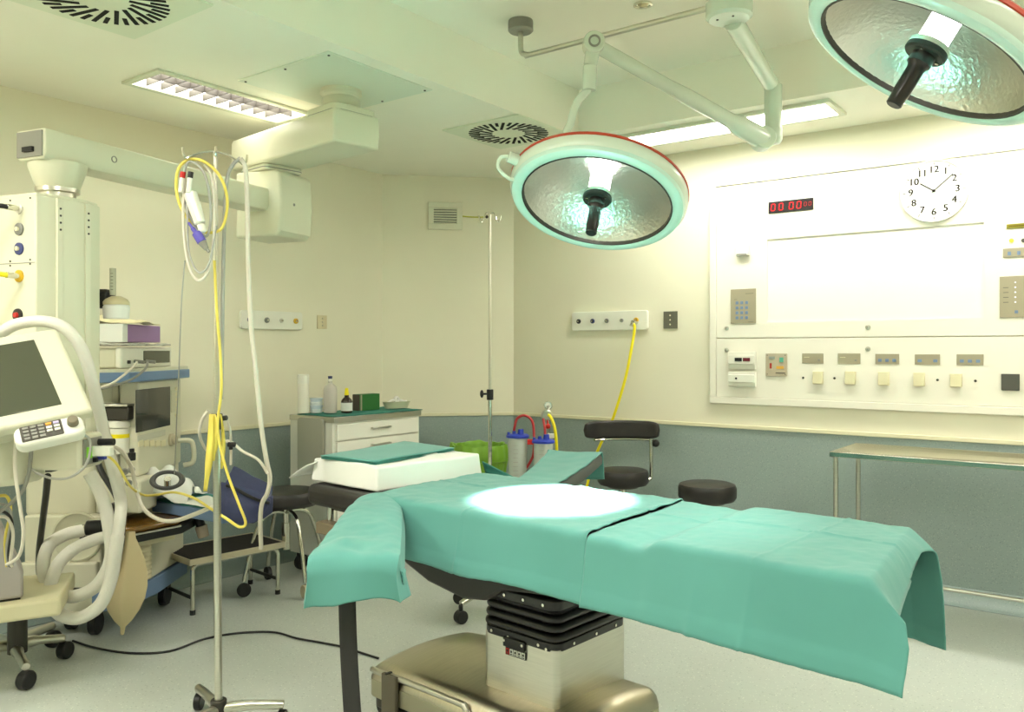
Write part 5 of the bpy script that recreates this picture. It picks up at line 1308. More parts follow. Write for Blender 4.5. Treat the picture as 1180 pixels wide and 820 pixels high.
loop([(219, 186, 3.1), (232, 194, 3.09), (240, 215, 3.08), (243, 250, 3.08), (238, 272, 3.07), (226, 262, 3.07), (215, 240, 3.06), (211, 215, 3.07), (213, 195, 3.09)], .005, CABG, 'coiled_cable', 'grey cable coil hanging inside the yellow coil')
loop([(214, 204, 3.06), (211, 240, 3.05), (213, 280, 3.05), (219, 310, 3.05), (229, 323, 3.05), (240, 312, 3.06), (246, 280, 3.07), (247, 240, 3.09), (244, 205, 3.1), (236, 190, 3.11)], .0055, CABW, 'electrode_lead', 'pair of white leads drooping in a long loop below the yellow coil', False)
loop([(216, 208, 3.055), (216, 250, 3.045), (217, 285, 3.045), (223, 306, 3.045), (232, 314, 3.045), (242, 300, 3.055), (249, 260, 3.08)], .004, CABG, 'electrode_lead', 'thin grey lead drooping just inside the white loop', False)
b = B(); p_ = c(219, 222, 3.05); p2 = c(231, 258, 3.04); b.cyl(p_, p2, .026, .022, n=6); b.cyl(p2, c(234, 268, 3.04), .016, n=6); o = b.build('cable_connector', WHITE, None, frame=CAM, bevel=.006); to_origin(o, Matrix.Translation(W(p_))); tag(o, 'white block connector hanging in the middle of the cable coil', 'connector')
EC = thing('electrode_clips', 'white electrode clips with red and black tips beside the yellow coil', 'clip', W(c(212, 208, 3.03)), YAW)
for (px, m_) in ((210, REDM), (219, BLACKP)):
    b = B(); b.cyl(c(px, 204, 3.03), c(px-2, 222, 3.03), .009, n=10); cl = b.build('clip', WHITE, EC, frame=CAM, bevel=.002)
    b = B(); b.cyl(c(px+1, 198, 3.03), c(px, 205, 3.03), .010, n=10); b.build('clip_tip', m_, cl, frame=CAM)
PR = thing('pulse_probe', 'violet finger probe dangling below the cable coil', 'probe', W(c(226, 268, 3.03)), YAW)
b = B(); b.tube([c(217, 256, 3.04), c(222, 263, 3.04), c(227, 270, 3.03)], [.005, .008, .013], 10); b.cyl(c(226, 268, 3.03), c(233, 279, 3.03), .017, .018, n=12); b.build('probe_sleeve', mat('probe_violet', rgb(92, 84, 178), .4), PR, frame=CAM, bevel=.003)
b = B(); b.cyl(c(233, 279, 3.03), c(238, 287, 3.03), .016, .009, n=12); b.cyl(c(238, 287, 3.03), c(241, 290, 3.03), .006, n=8); b.build('probe_tip', GREYP, PR, frame=CAM)
cable('tubing', [(277, 182, 3.2), (268, 190, 3.19), (262, 205, 3.18), (259, 240, 3.17), (257, 320, 3.17), (256, 400, 3.17), (255, 460, 3.175)], .0072, CABG, 'grey tube running down beside the drip stand pole from the right hook', cat='tube')
cable('tubing', [(277, 182, 3.2), (283, 196, 3.21), (285, 240, 3.22), (286, 300, 3.23), (289, 370, 3.25), (295, 430, 3.27), (301, 490, 3.3), (307, 530, 3.33), (311, 550, 3.35), (308, 568, 3.38), (302, 580, 3.42), (300, 600, 3.45), (301, 632, 3.5)], .0095, CABW, 'long white tube hanging from the right hook down past the navy pouch', cat='tube')
cable('lead', [(247, 300, 3.12), (250, 360, 3.12), (254, 410, 3.11), (255, 450, 3.1), (251, 485, 3.09), (253, 510, 3.09), (262, 545, 3.09), (275, 580, 3.1), (283, 602, 3.12), (276, 607, 3.13), (262, 598, 3.14), (243, 586, 3.2), (222, 573, 3.4), (200, 567, 3.7), (180, 570, 3.85), (165, 570, 3.9), (150, 560, 3.6), (135, 535, 3.4), (120, 522, 3.3), (108, 515, 3.15)], .0055, YELLOWC, 'yellow lead running down the drip stand and back to the foreground monitor', cat='cable')
cable('lead', [(112, 514, 3.15), (125, 513, 3.3), (140, 520, 3.5), (152, 540, 3.7), (157, 565, 3.75), (165, 585, 3.75), (180, 597, 3.7), (200, 600, 3.6), (225, 592, 3.4), (243, 584, 3.25)], .009, CABW, 'thick white lead sagging below the blue work surface', cat='cable')
cable('lead', [(240, 473, 3.17), (233, 483, 3.18), (230, 497, 3.2), (233, 510, 3.25), (242, 520, 3.3), (262, 508, 3.3), (280, 520, 3.3), (298, 530, 3.3), (308, 545, 3.32)], .006, CABW, 'white lead curling around the drip stand clamp to the long tube', cat='cable')
cable('lead', [(252, 474, 3.17), (260, 480, 3.19), (265, 495, 3.22), (266, 508, 3.25), (266, 535, 3.3)], .005, CABW, 'short white lead with a small black valve right of the drip stand clamp', cat='cable')
b = B(); p_ = c(266, 512, 3.25); b.cyl(p_+Vector((-.012, 0, 0)), p_+Vector((.018, 0, 0)), .010, n=10); b.cyl(p_+Vector((0, 0, .0)), p_+Vector((0, 0, -.02)), .008, n=10); o = b.build('lead_valve', BLACKP, None, frame=CAM, bevel=.002); to_origin(o, Matrix.Translation(W(p_))); tag(o, 'small black valve on the short lead right of the drip stand', 'valve')
cable('thin_wire', [(213, 300, 3.06), (209, 350, 3.1), (206, 430, 3.3), (203, 500, 3.7), (201, 545, 4.1)], .0026, CABG, 'thin grey wire hanging from the coil down to the face mask', cat='wire')
# yellow tape strips tied at the clamp
YT = thing('yellow_strips', 'yellow strips tied to the drip stand below its black clamp', 'strip', W(c(244, 478, 3.1)), YAW)
for (x0, x1, yb, dd, sw) in ((243, 238, 566, 3.105, .022), (246, 246, 531, 3.11, .026), (254, 257, 540, 3.13, .012)):
    b = B()
    def ribbon(u, v, x0=x0, x1=x1, yb=yb, dd=dd, sw=sw):
        p_ = c(x0+(x1-x0)*u**.8+2.0*math.sin(u*4), 477+(yb-477)*u, dd); return p_+Vector(((v-.5)*sw*(.6+.7*math.sin(PI*min(u*1.2, 1))), .006*math.sin(u*6+v*3), 0))
    b.sheet(ribbon, 16, 3); b.build('strip', YELLOWT, YT, frame=CAM, solid=.002)

# ------------------------------------------------------------------ step stool
fa, fb_ = cz(222, 708, 0), cz(320, 684, 0)
ang = math.atan2(fb_.y-fa.y, fb_.x-fa.x); mid_ = (fa+fb_)/2; wid = (fb_-fa).length
SS = thing('step_stool', 'low steel step stool with a black ribbed top near the left wall', 'step stool', W(mid_), YAW+ang)
dp = .31; hh_ = .285
b = B(); b.box((0, dp/2, hh_+.012), (wid+.05, dp+.05, .018)); o = b.build('tread', mat('tread_black', rgb(52, 48, 44), .6), SS, bevel=.003)
b = B()
for i in range(18): b.box((0, -.005+.32*i/17*.98, hh_+.0225), (wid+.03, .006, .003))
b.build('tread_ribs', mat('tread_black', rgb(52, 48, 44), .6), o)
b = B()
for (x, y, sx, sy) in ((0, -.028, wid+.06, .008), (0, dp+.028, wid+.06, .008), (-wid/2-.028, dp/2, .008, dp+.06), (wid/2+.028, dp/2, .008, dp+.06)): b.box((x, y, hh_+.008), (sx, sy, .034))
b.build('edge_strip', mat('edge_alu', rgb(206, 196, 170), .35, .6), SS, bevel=.002)
for y in (0, dp):
    for sgn in (-1, 1):
        b = B(); x = sgn*wid/2; b.tube([(0, y, hh_-.012), (x*.8, y, hh_-.012), (x*.93, y, hh_-.016), (x*.99, y, hh_-.035), (x, y, hh_-.07), (x, y, .0)], .012, 12); lg = b.build('leg', CHROME, SS)
        b = B(); b.cyl((x, y, 0), (x, y, .025), .0155, n=14); b.build('rubber_foot', BLACKP, lg)
for sgn in (-1, 1):
    b = B(); x = sgn*wid/2; b.cyl((x, 0, .09), (x, dp, .09), .010, n=10); b.build('stretcher', DARKM, SS)
# black power cable across the floor
P = [cz(px, py, .006) for (px, py) in ((84, 738), (110, 746), (150, 752), (195, 750), (235, 736), (275, 729), (315, 728), (342, 735), (370, 740), (395, 745), (420, 753), (436, 758))]
b = B(); b.tube(P, .0055, 8); o = b.build('power_cable', BLACKR, None, frame=CAM, angle=80); to_origin(o, Matrix.Translation(W(P[5]))); tag(o, 'black power cable snaking across the floor to the operating table base', 'cable')
# ------------------------------------------------------------------ cabinet with drawers and the things on it
CZT = 1.02
cf = cz(385, 481, CZT); cfr = W(cf); cwid = .79; cdep = .43
CB = thing('drawer_cabinet', 'white metal drawer cabinet with a steel top in the far left corner', 'cabinet', (cfr.x-cdep/2, cfr.y+cwid/2, 0))
x0, x1, y0, y1 = cfr.x-cdep, cfr.x, cfr.y, cfr.y+cwid
b = B(); b.box(*cbx(x0, x1-.015, y0, y1, .12, CZT-.03)); b.build('carcass', mat('cabinet_white', rgb(226, 226, 214), .4), CB, frame=ROOM, bevel=.004)
b = B(); b.box(*cbx(x0-.004, x1+.004, y0-.004, y1+.004, CZT-.035, CZT)); b.build('steel_top', STEEL, CB, frame=ROOM, bevel=.003)
zz = CZT-.045
for i, h_ in enumerate((.108, .108, .108, .16, .2, .2)):
    if zz-h_ < .12: break
    b = B(); b.box(*cbx(x1-.016, x1+.004, y0+.025, y1-.025, zz-h_+.004, zz-.004)); dw = b.build('drawer', mat('drawer_white', rgb(236, 234, 222), .35), CB, frame=ROOM, bevel=.003)
    ym, zm_ = (y0+y1)/2, zz-h_*.5
    b = B(); b.box(*cbx(x1+.02, x1+.028, ym-.085, ym+.085, zm_+.004, zm_+.016))
    for s_ in (-.08, .08): b.box(*cbx(x1+.003, x1+.026, ym+s_-.005, ym+s_+.005, zm_+.004, zm_+.016))
    b.build('handle', STEEL, dw, frame=ROOM, bevel=.002)
    zz -= h_
for (x, y) in ((x0+.05, y0+.05), (x0+.05, y1-.05), (x1-.06, y0+.05), (x1-.06, y1-.05)):
    b = B(); b.cyl((x-.014, y, .05), (x+.014, y, .05), .05, n=20); o = b.build('castor', BLACKP, CB, frame=ROOM, bevel=.004)
    b = B(); b.box((x, y, .105), (.04, .04, .04)); b.build('castor_fork', DARKM, o, frame=ROOM)
b = B(); b.rbox((0, 0, 0), (.25, .36, .02), .03)
for v in b.bm.verts: v.co = Vector(((x0+x1)/2+.01, y0-.014, CZT-.19)) + Vector((v.co.x, v.co.z, v.co.y))
b.build('side_panel', mat('side_panel_grey', rgb(168, 168, 152), .3), CB, frame=ROOM, bevel=.004)
# teal cover cloth on the top
b = B()
def cc_(u, v):
    x = x0+.06+(cdep-.055)*u; y = y0+.01+(cwid-.0)*v
    z = CZT+.005+.006*abs(nz(x, y, 0, 9))
    if u > .96: z -= .0; x += .004
    return (x, y, z+.008*max(0, nz(x*2, y, 4, 5)))
b.sheet(cc_, 24, 36); o = b.build('cover_cloth', TEALD, None, frame=ROOM, solid=.004); to_origin(o, Matrix.Translation(((x0+x1)/2, (y0+y1)/2, CZT))); tag(o, 'dark teal cloth covering the top of the drawer cabinet', 'cloth')
def on_cab(px, back):
    q_ = lw(px, 476, x1-back); return Vector((q_.x, q_.y, CZT+.012))
def pxh(p_, n_): return n_*(CAM.inverted() @ p_).y/F
p_ = on_cab(349.5, .34); u = pxh(p_, 1)
t = thing('paper_roll', 'tall white paper roll standing at the back left of the cabinet top', 'paper roll', p_)
b = B(); b.lathe([(.0, 0), (6.3*u, 0), (6.3*u, 34*u), (0, 34*u)], 28, Matrix.Translation(p_)); b.build('roll', mat('roll_white', rgb(232, 230, 214), .7), t, frame=ROOM, bevel=.002)
b = B(); b.lathe([(.0, 34*u), (6.5*u, 34*u), (6.5*u, 44*u), (5.5*u, 44.5*u), (0, 44.5*u)], 28, Matrix.Translation(p_)); b.build('cap', WHITE, t, frame=ROOM)
p_ = on_cab(364.5, .30); u = pxh(p_, 1); 
for i in range(4):
    b = B(); z_ = 4.2*u*i
    b.lathe([(0, z_), (6.4*u, z_), (7.2*u, z_+2.6*u), (7.6*u, z_+2.8*u), (7.6*u, z_+4.0*u), (7*u, z_+4.1*u), (0, z_+4.1*u)], 26, Matrix.Translation(p_))
    o = b.build('paper_cup', mat('cup_white', rgb(226, 232, 232), .5) if i % 2 == 0 else mat('cup_blue', rgb(206, 218, 226), .5), None, frame=ROOM); to_origin(o, Matrix.Translation(p_+Vector((0, 0, z_))))
    tag(o, ('lowest', 'second from the bottom', 'third from the bottom', 'topmost')[i]+' of the stacked white cups beside the paper roll', 'cup', 'stacked white cups on the cabinet')
p_ = on_cab(380.5, .22); u = pxh(p_, 1)
t = thing('saline_bottle', 'clear plastic bottle with a dark blue stopper on the cabinet', 'bottle', p_)
b = B(); b.lathe([(0, 0), (8*u, 0), (8.6*u, 2*u), (8.7*u, 26*u), (7.8*u, 30*u), (4*u, 33*u), (2.6*u, 34*u), (2.6*u, 36*u), (0, 36*u)], 28, Matrix.Translation(p_) @ Matrix.Diagonal((1, .8, 1, 1))); b.build('bottle_body', mat('milky_bottle', rgb(212, 206, 196), .25, alpha=.9), t, frame=ROOM)
b = B(); b.lathe([(0, 36*u), (2.5*u, 36*u), (2.4*u, 39*u), (0, 39*u)], 20, Matrix.Translation(p_)); b.build('neck', WHITE, t, frame=ROOM)
b = B(); b.lathe([(0, 39*u), (2.4*u, 39*u), (2.6*u, 42*u), (0, 42.3*u)], 20, Matrix.Translation(p_)); b.build('stopper', mat('stopper_blue', rgb(46, 50, 92), .4), t, frame=ROOM)
p_ = on_cab(399.5, .14); u = pxh(p_, 1)
t = thing('dropper_bottle', 'brown bottle with a white label and yellow cap', 'bottle', p_)
b = B(); b.lathe([(0, 0), (6.2*u, 0), (6.6*u, 1*u), (6.6*u, 12.5*u), (5.6*u, 15*u), (2.6*u, 18*u), (2.4*u, 20.5*u), (0, 20.5*u)], 26, Matrix.Translation(p_)); b.build('bottle_body', mat('amber_glass', rgb(48, 34, 22), .15, coat=.4), t, frame=ROOM)
b = B(); b.lathe([(6.7*u, 2*u), (6.75*u, 2*u), (6.75*u, 11.5*u), (6.7*u, 11.5*u)], 26, Matrix.Translation(p_)); b.build('paper_label', LINEN, t, frame=ROOM)
b = B(); b.lathe([(0, 20*u), (2.7*u, 20*u), (2.4*u, 23*u), (1.8*u, 28*u), (0, 28.4*u)], 20, Matrix.Translation(p_)); b.build('cap', mat('cap_yellow', rgb(240, 220, 20), .4), t, frame=ROOM)
p_ = on_cab(421, .20); u = pxh(p_, 1)
t = thing('green_box', 'dark green carton lying on the cabinet beside the brown bottle', 'box', p_)
b = B(); b.box(p_+Vector((.0, .01, 9.3*u)), (.07, 31*u, 18.6*u)); b.build('carton', mat('carton_green', rgb(38, 104, 44), .45), t, frame=ROOM, bevel=.002)
b = B(); b.box(p_+Vector((.0, .01-15.8*u, 9.3*u)), (.066, .004, 18*u)); b.build('open_end', mat('carton_inside', rgb(90, 80, 70), .6), t, frame=ROOM)
b = B(); b.box(p_+Vector((.036, .01-13.5*u, 9.3*u)), (.002, 2*u, 18*u)); b.build('edge_band', BEIGE, t, frame=ROOM)
p_ = on_cab(457, .16); u = pxh(p_, 1)
t = thing('kidney_tray', 'beige tray on the right end of the cabinet top', 'tray', p_)
b = B(); Tm = Matrix.Translation(p_) @ Matrix.Rotation(rad(80), 4, 'Z') @ Matrix.Diagonal((1, .5, 1, 1))
b.lathe([(0, .002), (15*u, .002), (18*u, 7*u), (19*u, 7.6*u), (18.6*u, 8*u), (17*u, 7*u), (14*u, .006), (0, .006)], 36, Tm); b.build('tray', mat('tray_beige', rgb(206, 206, 176), .35), t, frame=ROOM)
o_ = p_+Vector((.0, .0, 8*u)); b = B(); b.tube([o_+Vector((0, 3*u*math.cos(a), 3*u*math.sin(a)+1.5*u)) for a in [k*PI/4 for k in range(8)]], .010, 10, closed=True); b.tube([o_+Vector((0, 3*u, 1*u)), o_+Vector((.01, 7*u, 0)), o_+Vector((.0, 11*u, -1*u)), o_+Vector((0, 16*u, -1*u))], .011, 8); b.tube([o_+Vector((0, -14*u, -1*u)), o_+Vector((.0, -6*u, 1.4*u)), o_+Vector((0, 6*u, .6*u))], .008, 8)
o = b.build('tape_roll', LINEN, None, frame=ROOM); to_origin(o, Matrix.Translation(p_+Vector((0, 0, 5*u)))); tag(o, 'coiled white tubing lying in the beige tray', 'tubing')

# ------------------------------------------------------------------ stools and chair
def stool(name, label, x, y, zs, r=.175, hb=.085, back=False, group='black castor stools', rz=0.0, nleg=5):
    t = thing(name, label, 'chair' if back else 'stool', (x, y, 0), rz, group)
    b = B(); b.lathe([(0, zs-hb), (r*.92, zs-hb), (r*1.0, zs-hb+.02), (r*1.0, zs-.028), (r*.95, zs-.008), (r*.8, zs), (0, zs+.003)], 44); b.build('seat', BLACKL, t)
    b = B(); b.lathe([(0, zs-hb-.02), (r*.6, zs-hb-.02), (r*.7, zs-hb), (0, zs-hb)], 28); b.build('seat_plate', DARKM, t)
    b = B(); b.cyl((0, 0, .16), (0, 0, zs-hb-.015), .022, n=18); b.cyl((0, 0, .1), (0, 0, zs*.55), .03, n=18); b.build('column', CHROME, t)
    for k in range(nleg):
        a = 2*PI*k/nleg+.3; d = Vector((math.cos(a), math.sin(a), 0))
        b = B(); b.tube([Vector((0, 0, .15))+d*.02, Vector((0, 0, .145))+d*.14, Vector((0, 0, .105))+d*.29], [.020, .017, .015], 12, smooth=4); lg = b.build('leg', CHROME, t)
        e_ = d*.29; sd = Vector((-d.y, d.x, 0))*.024
        b = B(); b.cyl(e_+Vector((0, 0, .035))-sd, e_+Vector((0, 0, .035))+sd, .035, n=18); b.cyl(e_+Vector((0, 0, .05)), e_+Vector((0, 0, .10)), .012, n=10); b.build('castor', BLACKP, lg, bevel=.006)
    return t
SLt = W((-1.37, 5.02, 0))
# old style stool with arched legs and clear castors
t = thing('castor_stool', 'black round stool on arched chrome legs in front of the cabinet', 'stool', SLt, YAW, 'black castor stools'); zs = .60; r = .20
b = B(); b.lathe([(0, zs-.09), (r*.92, zs-.09), (r, zs-.07), (r, zs-.025), (r*.95, zs-.006), (r*.8, zs), (0, zs+.003)], 44); b.build('seat', BLACKL, t)
b = B(); b.cyl((0, 0, .26), (0, 0, zs-.085), .020, n=16); b.cyl((0, 0, .24), (0, 0, .40), .026, n=16); b.build('column', CHROME, t)
for a in (40, 130, 220, 310):
    d = Vector((math.cos(rad(a)), math.sin(rad(a)), 0))
    b = B(); b.tube([Vector((0, 0, .46)), d*.07+Vector((0, 0, .475)), d*.15+Vector((0, 0, .44)), d*.20+Vector((0, 0, .33)), d*.245+Vector((0, 0, .16)), d*.26+Vector((0, 0, .09))], .0125, 12); lg = b.build('leg', CHROME, t)
    e_ = d*.26; sd = Vector((-d.y, d.x, 0))*.014
    b = B(); b.cyl(e_+Vector((0, 0, .04))-sd, e_+Vector((0, 0, .04))+sd, .04, n=20); o = b.build('castor', BLACKP if a != 310 else mat('clear_castor', rgb(190, 180, 150), .2), lg, bevel=.004)
b = None
p_ = W((.737, 5.5, 0))
CH = stool('castor_chair', 'black castor chair with a curved backrest by the right wall', p_.x, p_.y, .655, .17, .10, True)
# curved backrest on a side post
CHF = Matrix.Translation(p_) @ Matrix.Rotation(YAW, 4, 'Z')
b = B(); R_ = .34; zb0, zb1 = .845, .965; th = .045
def back_fn(u, v):
    a = rad(-43+86*u); ring = ((0, .012), (0, .5), (0, .988), (.35, 1.0), (.7, .97), (1, .5), (.7, .03), (.35, 0))
    k = ring[int(round(v*8)) % 8]; rr = R_+th*k[0]
    endf = 1-.25*abs(2*u-1)**8
    return (rr*math.sin(a), rr*math.cos(a)-R_*.62, (zb0+zb1)/2+(zb1-zb0)*(k[1]-.5)*endf)
b.sheet(back_fn, 30, 8); bmesh.ops.remove_doubles(b.bm, verts=b.bm.verts, dist=1e-5); bmesh.ops.holes_fill(b.bm, edges=b.bm.edges)
b.build('backrest', BLACKL, CH, frame=CHF, bevel=.012, seg=3, angle=80)
b = B(); b.tube([(R_*1.06*math.sin(rad(a)), R_*1.06*math.cos(rad(a))-R_*.62, zb0-.008) for a in range(-30, 39, 6)], .009, 8, smooth=2); b.build('back_bar', CHROME, CH, frame=CHF)
px_, py_ = R_*1.06*math.sin(rad(34)), R_*1.06*math.cos(rad(34))-R_*.62
b = B(); b.tube([(px_, py_, zb0), (px_, py_, .62), (px_*.9, py_*.9, .57), (.04, .02, .545)], .0125, 12, smooth=4); b.build('back_post', CHROME, CH, frame=CHF)
b = B(); b.ball((px_+.03, py_, zb0-.03), .026, 10); b.build('lock_knob', BLACKP, CH, frame=CHF)
p_ = W((1.154, 4.9, 0)); stool('castor_stool', 'black round stool between the operating table and the right wall, beside the steel trolley', p_.x, p_.y, .66, .17, .10)
p_ = W((-.05, 4.57, 0)); stool('castor_stool', 'stool mostly hidden under the operating table, only its castor legs showing', p_.x, p_.y, .50, .17, .09, rz=rad(24))

# ------------------------------------------------------------------ waste bin, far drip stand, suction unit
p_ = W((-.235, 5.95, 0)); BN = thing('waste_bin', 'round bin lined with a bright green plastic bag beside the cabinet', 'bin', p_)
b = B(); b.lathe([(0, 0), (.155, 0), (.19, .70), (.185, .70), (.15, .01), (0, .01)], 36); b.build('bin_body', GREYP, BN)
GBAG = mat('green_bag', rgb(128, 176, 56), .35, bump=.2, bscale=20, alpha=.96)
b = B()
def bagfn(u, v):
    a = 2*PI*u; k = noise.noise(Vector((math.cos(a)*3, math.sin(a)*3, v*3)))
    prof = ((.155, .30), (.175, .42), (.19, .55), (.203, .64), (.212, .68), (.208, .73), (.20, .77), (.185, .765), (.175, .70), (.165, .60), (.15, .5))
    i = v*(len(prof)-1); j = min(int(i), len(prof)-2); f = i-j
    r_ = prof[j][0]+(prof[j+1][0]-prof[j][0])*f; z_ = prof[j][1]+(prof[j+1][1]-prof[j][1])*f
    r_ += .012*k+.004*math.sin(a*17+v*3); z_ += .018*k*(1 if .4 < v < .75 else .2)
    return (r_*math.cos(a), r_*math.sin(a), z_)
b.sheet(bagfn, 90, 30); b.build('bin_bag', GBAG, BN, angle=85)
b = B(); b.lathe([(.203, .655), (.222, .66), (.222, .672), (.203, .668)], 40, closed=True); b.build('rim_band', GBAG, BN)
fx_, fy_ = -.147, 5.55
FV = thing('drip_stand', 'slim chrome drip stand standing in front of the green bin', 'drip stand', W((fx_, fy_, 0)), YAW, 'drip stands')
ztp = c(565, 247, fy_).z
b = B(); b.cyl((fx_, fy_, .06), (fx_, fy_, 1.13), .0135, n=16); b.build('lower_pole', CHROME, FV, frame=CAM)
b = B(); b.cyl((fx_, fy_, 1.13), (fx_, fy_, ztp), .010, n=14); b.build('upper_pole', STEEL, FV, frame=CAM)
b = B(); b.cyl((fx_, fy_, 1.11), (fx_, fy_, 1.18), .023, n=18); b.build('clamp', BLACKP, FV, frame=CAM, bevel=.003)
b = B(); b.ball((fx_-.055, fy_, 1.15), .018, 8, (.7, 1, 1.5)); b.cyl((fx_-.05, fy_, 1.15), (fx_, fy_, 1.15), .007, n=10); b.build('clamp_knob', BLACKP, FV, frame=CAM)
b = B(); o_ = Vector((fx_, fy_, ztp))
for sg in (-1, 1):
    b.tube([o_, o_+Vector((sg*.02, 0, .012)), o_+Vector((sg*.035, -.01, -.005)), o_+Vector((sg*.045, -.015, -.045)), o_+Vector((sg*.062, -.015, -.05)), o_+Vector((sg*.075, -.015, -.01))], .005, 8)
b.build('hooks', CHROME, FV, frame=CAM)
for k in range(5):
    a = 2*PI*k/5+.5; d = Vector((math.cos(a), math.sin(a), 0)); q_ = Vector((fx_, fy_, .085))
    b = B(); b.tube([q_, q_+d*.12, q_+d*.22+Vector((0, 0, -.02))], .013, 10, smooth=3); lg = b.build('leg', STEEL, FV, frame=CAM)
    e_ = q_+d*.22; b = B(); b.cyl((e_.x-.012, e_.y, .028), (e_.x+.012, e_.y, .028), .028, n=14); b.build('castor', BLACKP, lg, frame=CAM)
SX, SY = .22, 5.72
SU = thing('suction_trolley', 'suction trolley with a chrome pressure gauge on its post', 'suction unit', W((SX, SY, 0)), YAW)
b = B(); b.rbox((SX+.03, SY+.0, .10), (.24, .34, .04), .04); b.build('base_plate', GREYP, SU, frame=CAM, bevel=.006)
for (x, y) in ((-.05, -.13), (.11, -.13), (-.05, .13), (.11, .13)):
    b = B(); b.cyl((SX+x-.01, SY+y, .04), (SX+x+.01, SY+y, .04), .04, n=16); b.build('castor', BLACKP, SU, frame=CAM, bevel=.003)
gz = c(631, 478, SY).z
b = B(); b.cyl((SX+.035, SY+.06, .12), (SX+.035, SY+.06, gz-.02), .012, n=14); b.build('post', CHROME, SU, frame=CAM)
b = B(); b.box((SX-.09, SY-.02, .545), (.36, .20, .02)); b.build('shelf', STEEL, SU, frame=CAM, bevel=.004)
g0 = c(631.5, 467, SY)
Mg = orient(g0+Vector((0, .02, 0)), Vector((0, -1, 0)))
b = B(); b.lathe([(0, 0), (.026, 0), (.030, .006), (.030, .022), (.026, .026), (.022, .022), (0, .022)], 28, Mg); gg = b.build('pressure_gauge', CHROME, SU, frame=CAM)
b = B(); b.lathe([(0, .0225), (.020, .0225), (0, .0235)], 24, Mg); b.build('dial_face', WHITE, gg, frame=CAM)
g1 = c(630, 478, SY); b = B(); b.lathe([(0, -.02), (.034, -.02), (.04, -.008), (.04, .012), (.03, .022), (0, .022)], 28, orient(g1, Vector((0, -1, 0)))); b.cyl(g1+Vector((0, 0, .01)), g0, .010, n=10); b.build('regulator', STEEL, SU, frame=CAM)
b = B(); g2 = c(631.5, 491, SY-.03); b.ball(g2, .018, 10); b.cyl(g2, g1, .006, n=8); b.build('red_valve', REDM, SU, frame=CAM)
b = B(); g3 = c(635, 502, SY-.0); b.box(g3, (.05, .03, .03)); b.build('white_bracket', WHITE, SU, frame=CAM, bevel=.003)
CANM = mat('canister_clear', rgb(214, 222, 212), .12, alpha=.62, bump=.05, bscale=30)
def canister(px, pyt, dpt, r, label):
    top = c(px, pyt, dpt); zb_ = .557; t = thing('suction_canister', label, 'canister', W((top.x, top.y, zb_)), YAW, 'suction canisters'); M_ = Matrix.Translation((top.x, top.y, 0))
    b = B(); b.lathe([(0, zb_), (r*.86, zb_), (r*.9, zb_+.01), (r*.97, top.z-.02), (r*.95, top.z-.02), (r*.87, zb_+.012), (0, zb_+.006)], 32, M_); b.build('jar', CANM, t, frame=CAM)
    b = B(); b.lathe([(0, top.z-.022), (r*1.12, top.z-.022), (r*1.14, top.z-.008), (r*1.0, top.z), (0, top.z+.004)], 32, M_)
    o = b.build('lid', BLUEL, t, frame=CAM)
    for (dx, dy, rr, hh) in ((.3, -.2, .022, .035), (-.35, -.1, .014, .022), (-.9, -.3, .010, .016)):
        b = B(); b.cyl((top.x+dx*r, top.y+dy*r, top.z-.004), (top.x+dx*r, top.y+dy*r, top.z+hh), rr, rr*.85, n=14); b.build('port', BLUEL, o, frame=CAM)
    b = B()
    for i in range(8): 
        z_ = zb_+.06+.028*i; b.box((top.x-.2*r, top.y-r*.985, z_), (r*.5, .003, .002))
    b.build('scale_marks', GREYP, t, frame=CAM)
    return top
ca = canister(596.5, 500, 5.55, .068, 'left suction canister with a blue lid standing next to the green bin')
cb2 = canister(626, 506, 5.5, .068, 'right suction canister with a blue lid below the pressure gauge')
b = B(); b.tube([ca+Vector((-.024, 0, .02)), c(593, 492, 5.53), c(596, 482, 5.53), c(604, 478.5, 5.53), c(612, 483, 5.53), c(615, 495, 5.53), c(615, 520, 5.5), c(612, 530, 5.52), c(606, 540, 5.55)], .009, 10)
o = b.build('suction_tube', REDT, None, frame=CAM, angle=80); to_origin(o, Matrix.Translation(W(ca))); tag(o, 'red tube arching out of the left suction canister', 'tube')
b = B(); b.box(c(612, 509, 5.5), (.05, .025, .035)); o2 = b.build('clip', REDM, o, frame=CAM, bevel=.004)
b = B(); b.tube([cb2+Vector((.01, 0, .02)), c(628, 495, 5.5), c(626, 482, 5.52)], .009, 10, smooth=4); o = b.build('suction_tube', REDT, None, frame=CAM, angle=80); to_origin(o, Matrix.Translation(W(cb2))); tag(o, 'short red tube standing up from the right suction canister', 'tube')
b = B(); b.tube([c(632, 478, 5.66), c(635, 481, 5.64), c(639, 492, 5.62), c(641, 508, 5.62), c(641.5, 525, 5.62), c(641, 560, 5.62)], .011, 10); o = b.build('air_hose', YELLOW, None, frame=CAM, angle=80); to_origin(o, Matrix.Translation(W(c(632, 478, 5.66)))); tag(o, 'yellow hose bending down from the gauge of the suction trolley', 'hose')

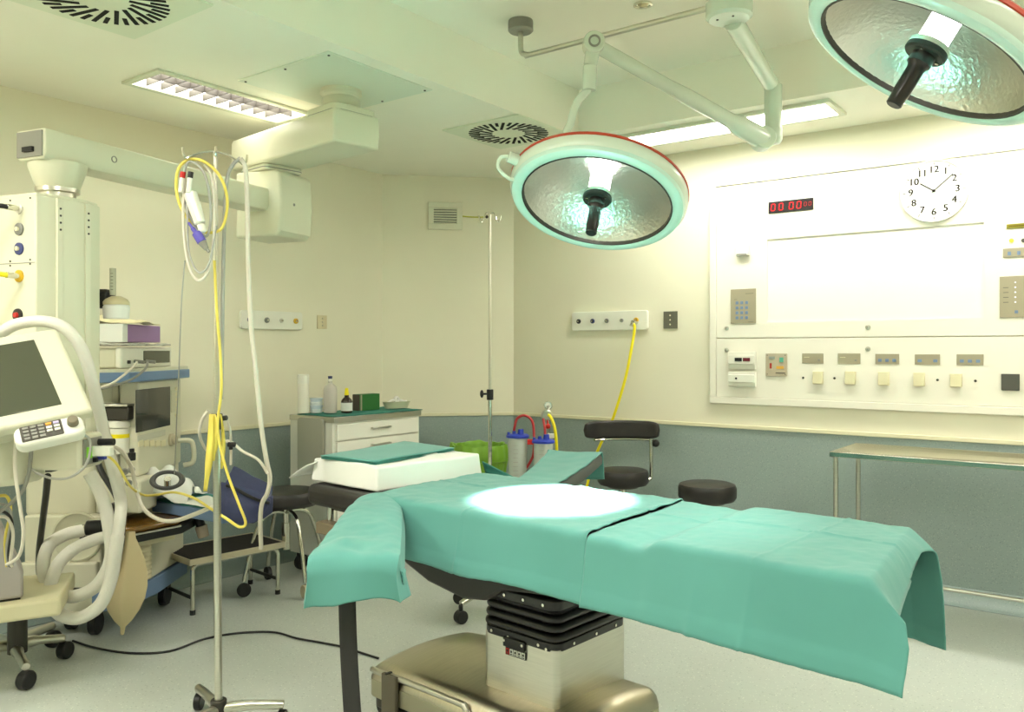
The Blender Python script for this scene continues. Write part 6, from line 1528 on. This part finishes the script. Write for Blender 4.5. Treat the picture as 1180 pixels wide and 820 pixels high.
# ------------------------------------------------------------------ steel trolley on the right
tx0, tx1, ty0, ty1, tz = -1.294, .45, 4.575, 5.09, .90
TR = thing('steel_trolley', 'long stainless steel trolley standing along the right wall', 'trolley', ((tx0+tx1)/2, (ty0+ty1)/2, 0))
b = B()
rimp = ((0, -.026), (0, 0), (.006, .002), (.012, 0), (.05, -.016))
def tray(u, v):
    return None
def rect_ring(ins, z): return [(tx0+ins, ty0+ins, z), (tx1-ins, ty0+ins, z), (tx1-ins, ty1-ins, z), (tx0+ins, ty1-ins, z)]
rings = [[b.bm.verts.new(p_) for p_ in rect_ring(i_, tz+z_)] for (i_, z_) in ((.02, -.03), (.0, -.026), (.0, 0), (.006, .002), (.014, 0), (.055, -.018))]
for r0, r1_ in zip(rings, rings[1:]):
    for k in range(4): b.bm.faces.new((r0[k], r0[(k+1) % 4], r1_[(k+1) % 4], r1_[k]))
b.bm.faces.new(rings[-1]); b.bm.faces.new(rings[0][::-1])
b.build('tray_top', mat('tray_steel', rgb(208, 205, 194), .14, 1.0, var=.04, scale=3, stretch=(1, 12, 1)), TR, frame=ROOM, bevel=.002)
for (x, y) in ((tx0+.025, ty0+.03), (tx0+.025, ty1-.03), (tx1-.03, ty0+.03), (tx1-.03, ty1-.03)):
    b = B(); b.cyl((x, y, .09), (x, y, tz-.02), .0125, n=16); lg = b.build('leg', STEEL, TR, frame=ROOM)
    b = B(); b.cyl((x-.012, y, .045), (x+.012, y, .045), .045, n=18); b.cyl((x, y, .05), (x, y, .10), .014, n=10); b.build('castor', BLACKP, lg, frame=ROOM, bevel=.004)
for (a0, a1) in (((tx0+.025, ty0+.03), (tx1-.03, ty0+.03)), ((tx0+.025, ty0+.03), (tx0+.025, ty1-.03))):
    b = B(); b.cyl((*a0, .255), (*a1, .255), .010, n=12); b.build('stretcher', STEEL, TR, frame=ROOM)
# ------------------------------------------------------------------ camera, world, light
cam = bpy.data.cameras.new('camera'); co = bpy.data.objects.new('camera', cam); COL.objects.link(co)
cam.sensor_width = 36; cam.sensor_fit = 'HORIZONTAL'; cam.lens = F*36/1180; cam.shift_y = -8/1180; cam.clip_start = .05
co.location = (0, 0, H); co.rotation_euler = (PI/2, 0, YAW); scene.camera = co
wd = bpy.data.worlds.new('world'); scene.world = wd; wd.use_nodes = True
wd.node_tree.nodes['Background'].inputs[0].default_value = (.9, .95, .8, 1); wd.node_tree.nodes['Background'].inputs[1].default_value = 0.0
scene.view_settings.view_transform = 'Standard'; scene.view_settings.look = 'None'; scene.view_settings.gamma = 1
scene.view_settings.exposure = 2.62; scene.view_settings.use_curve_mapping = False
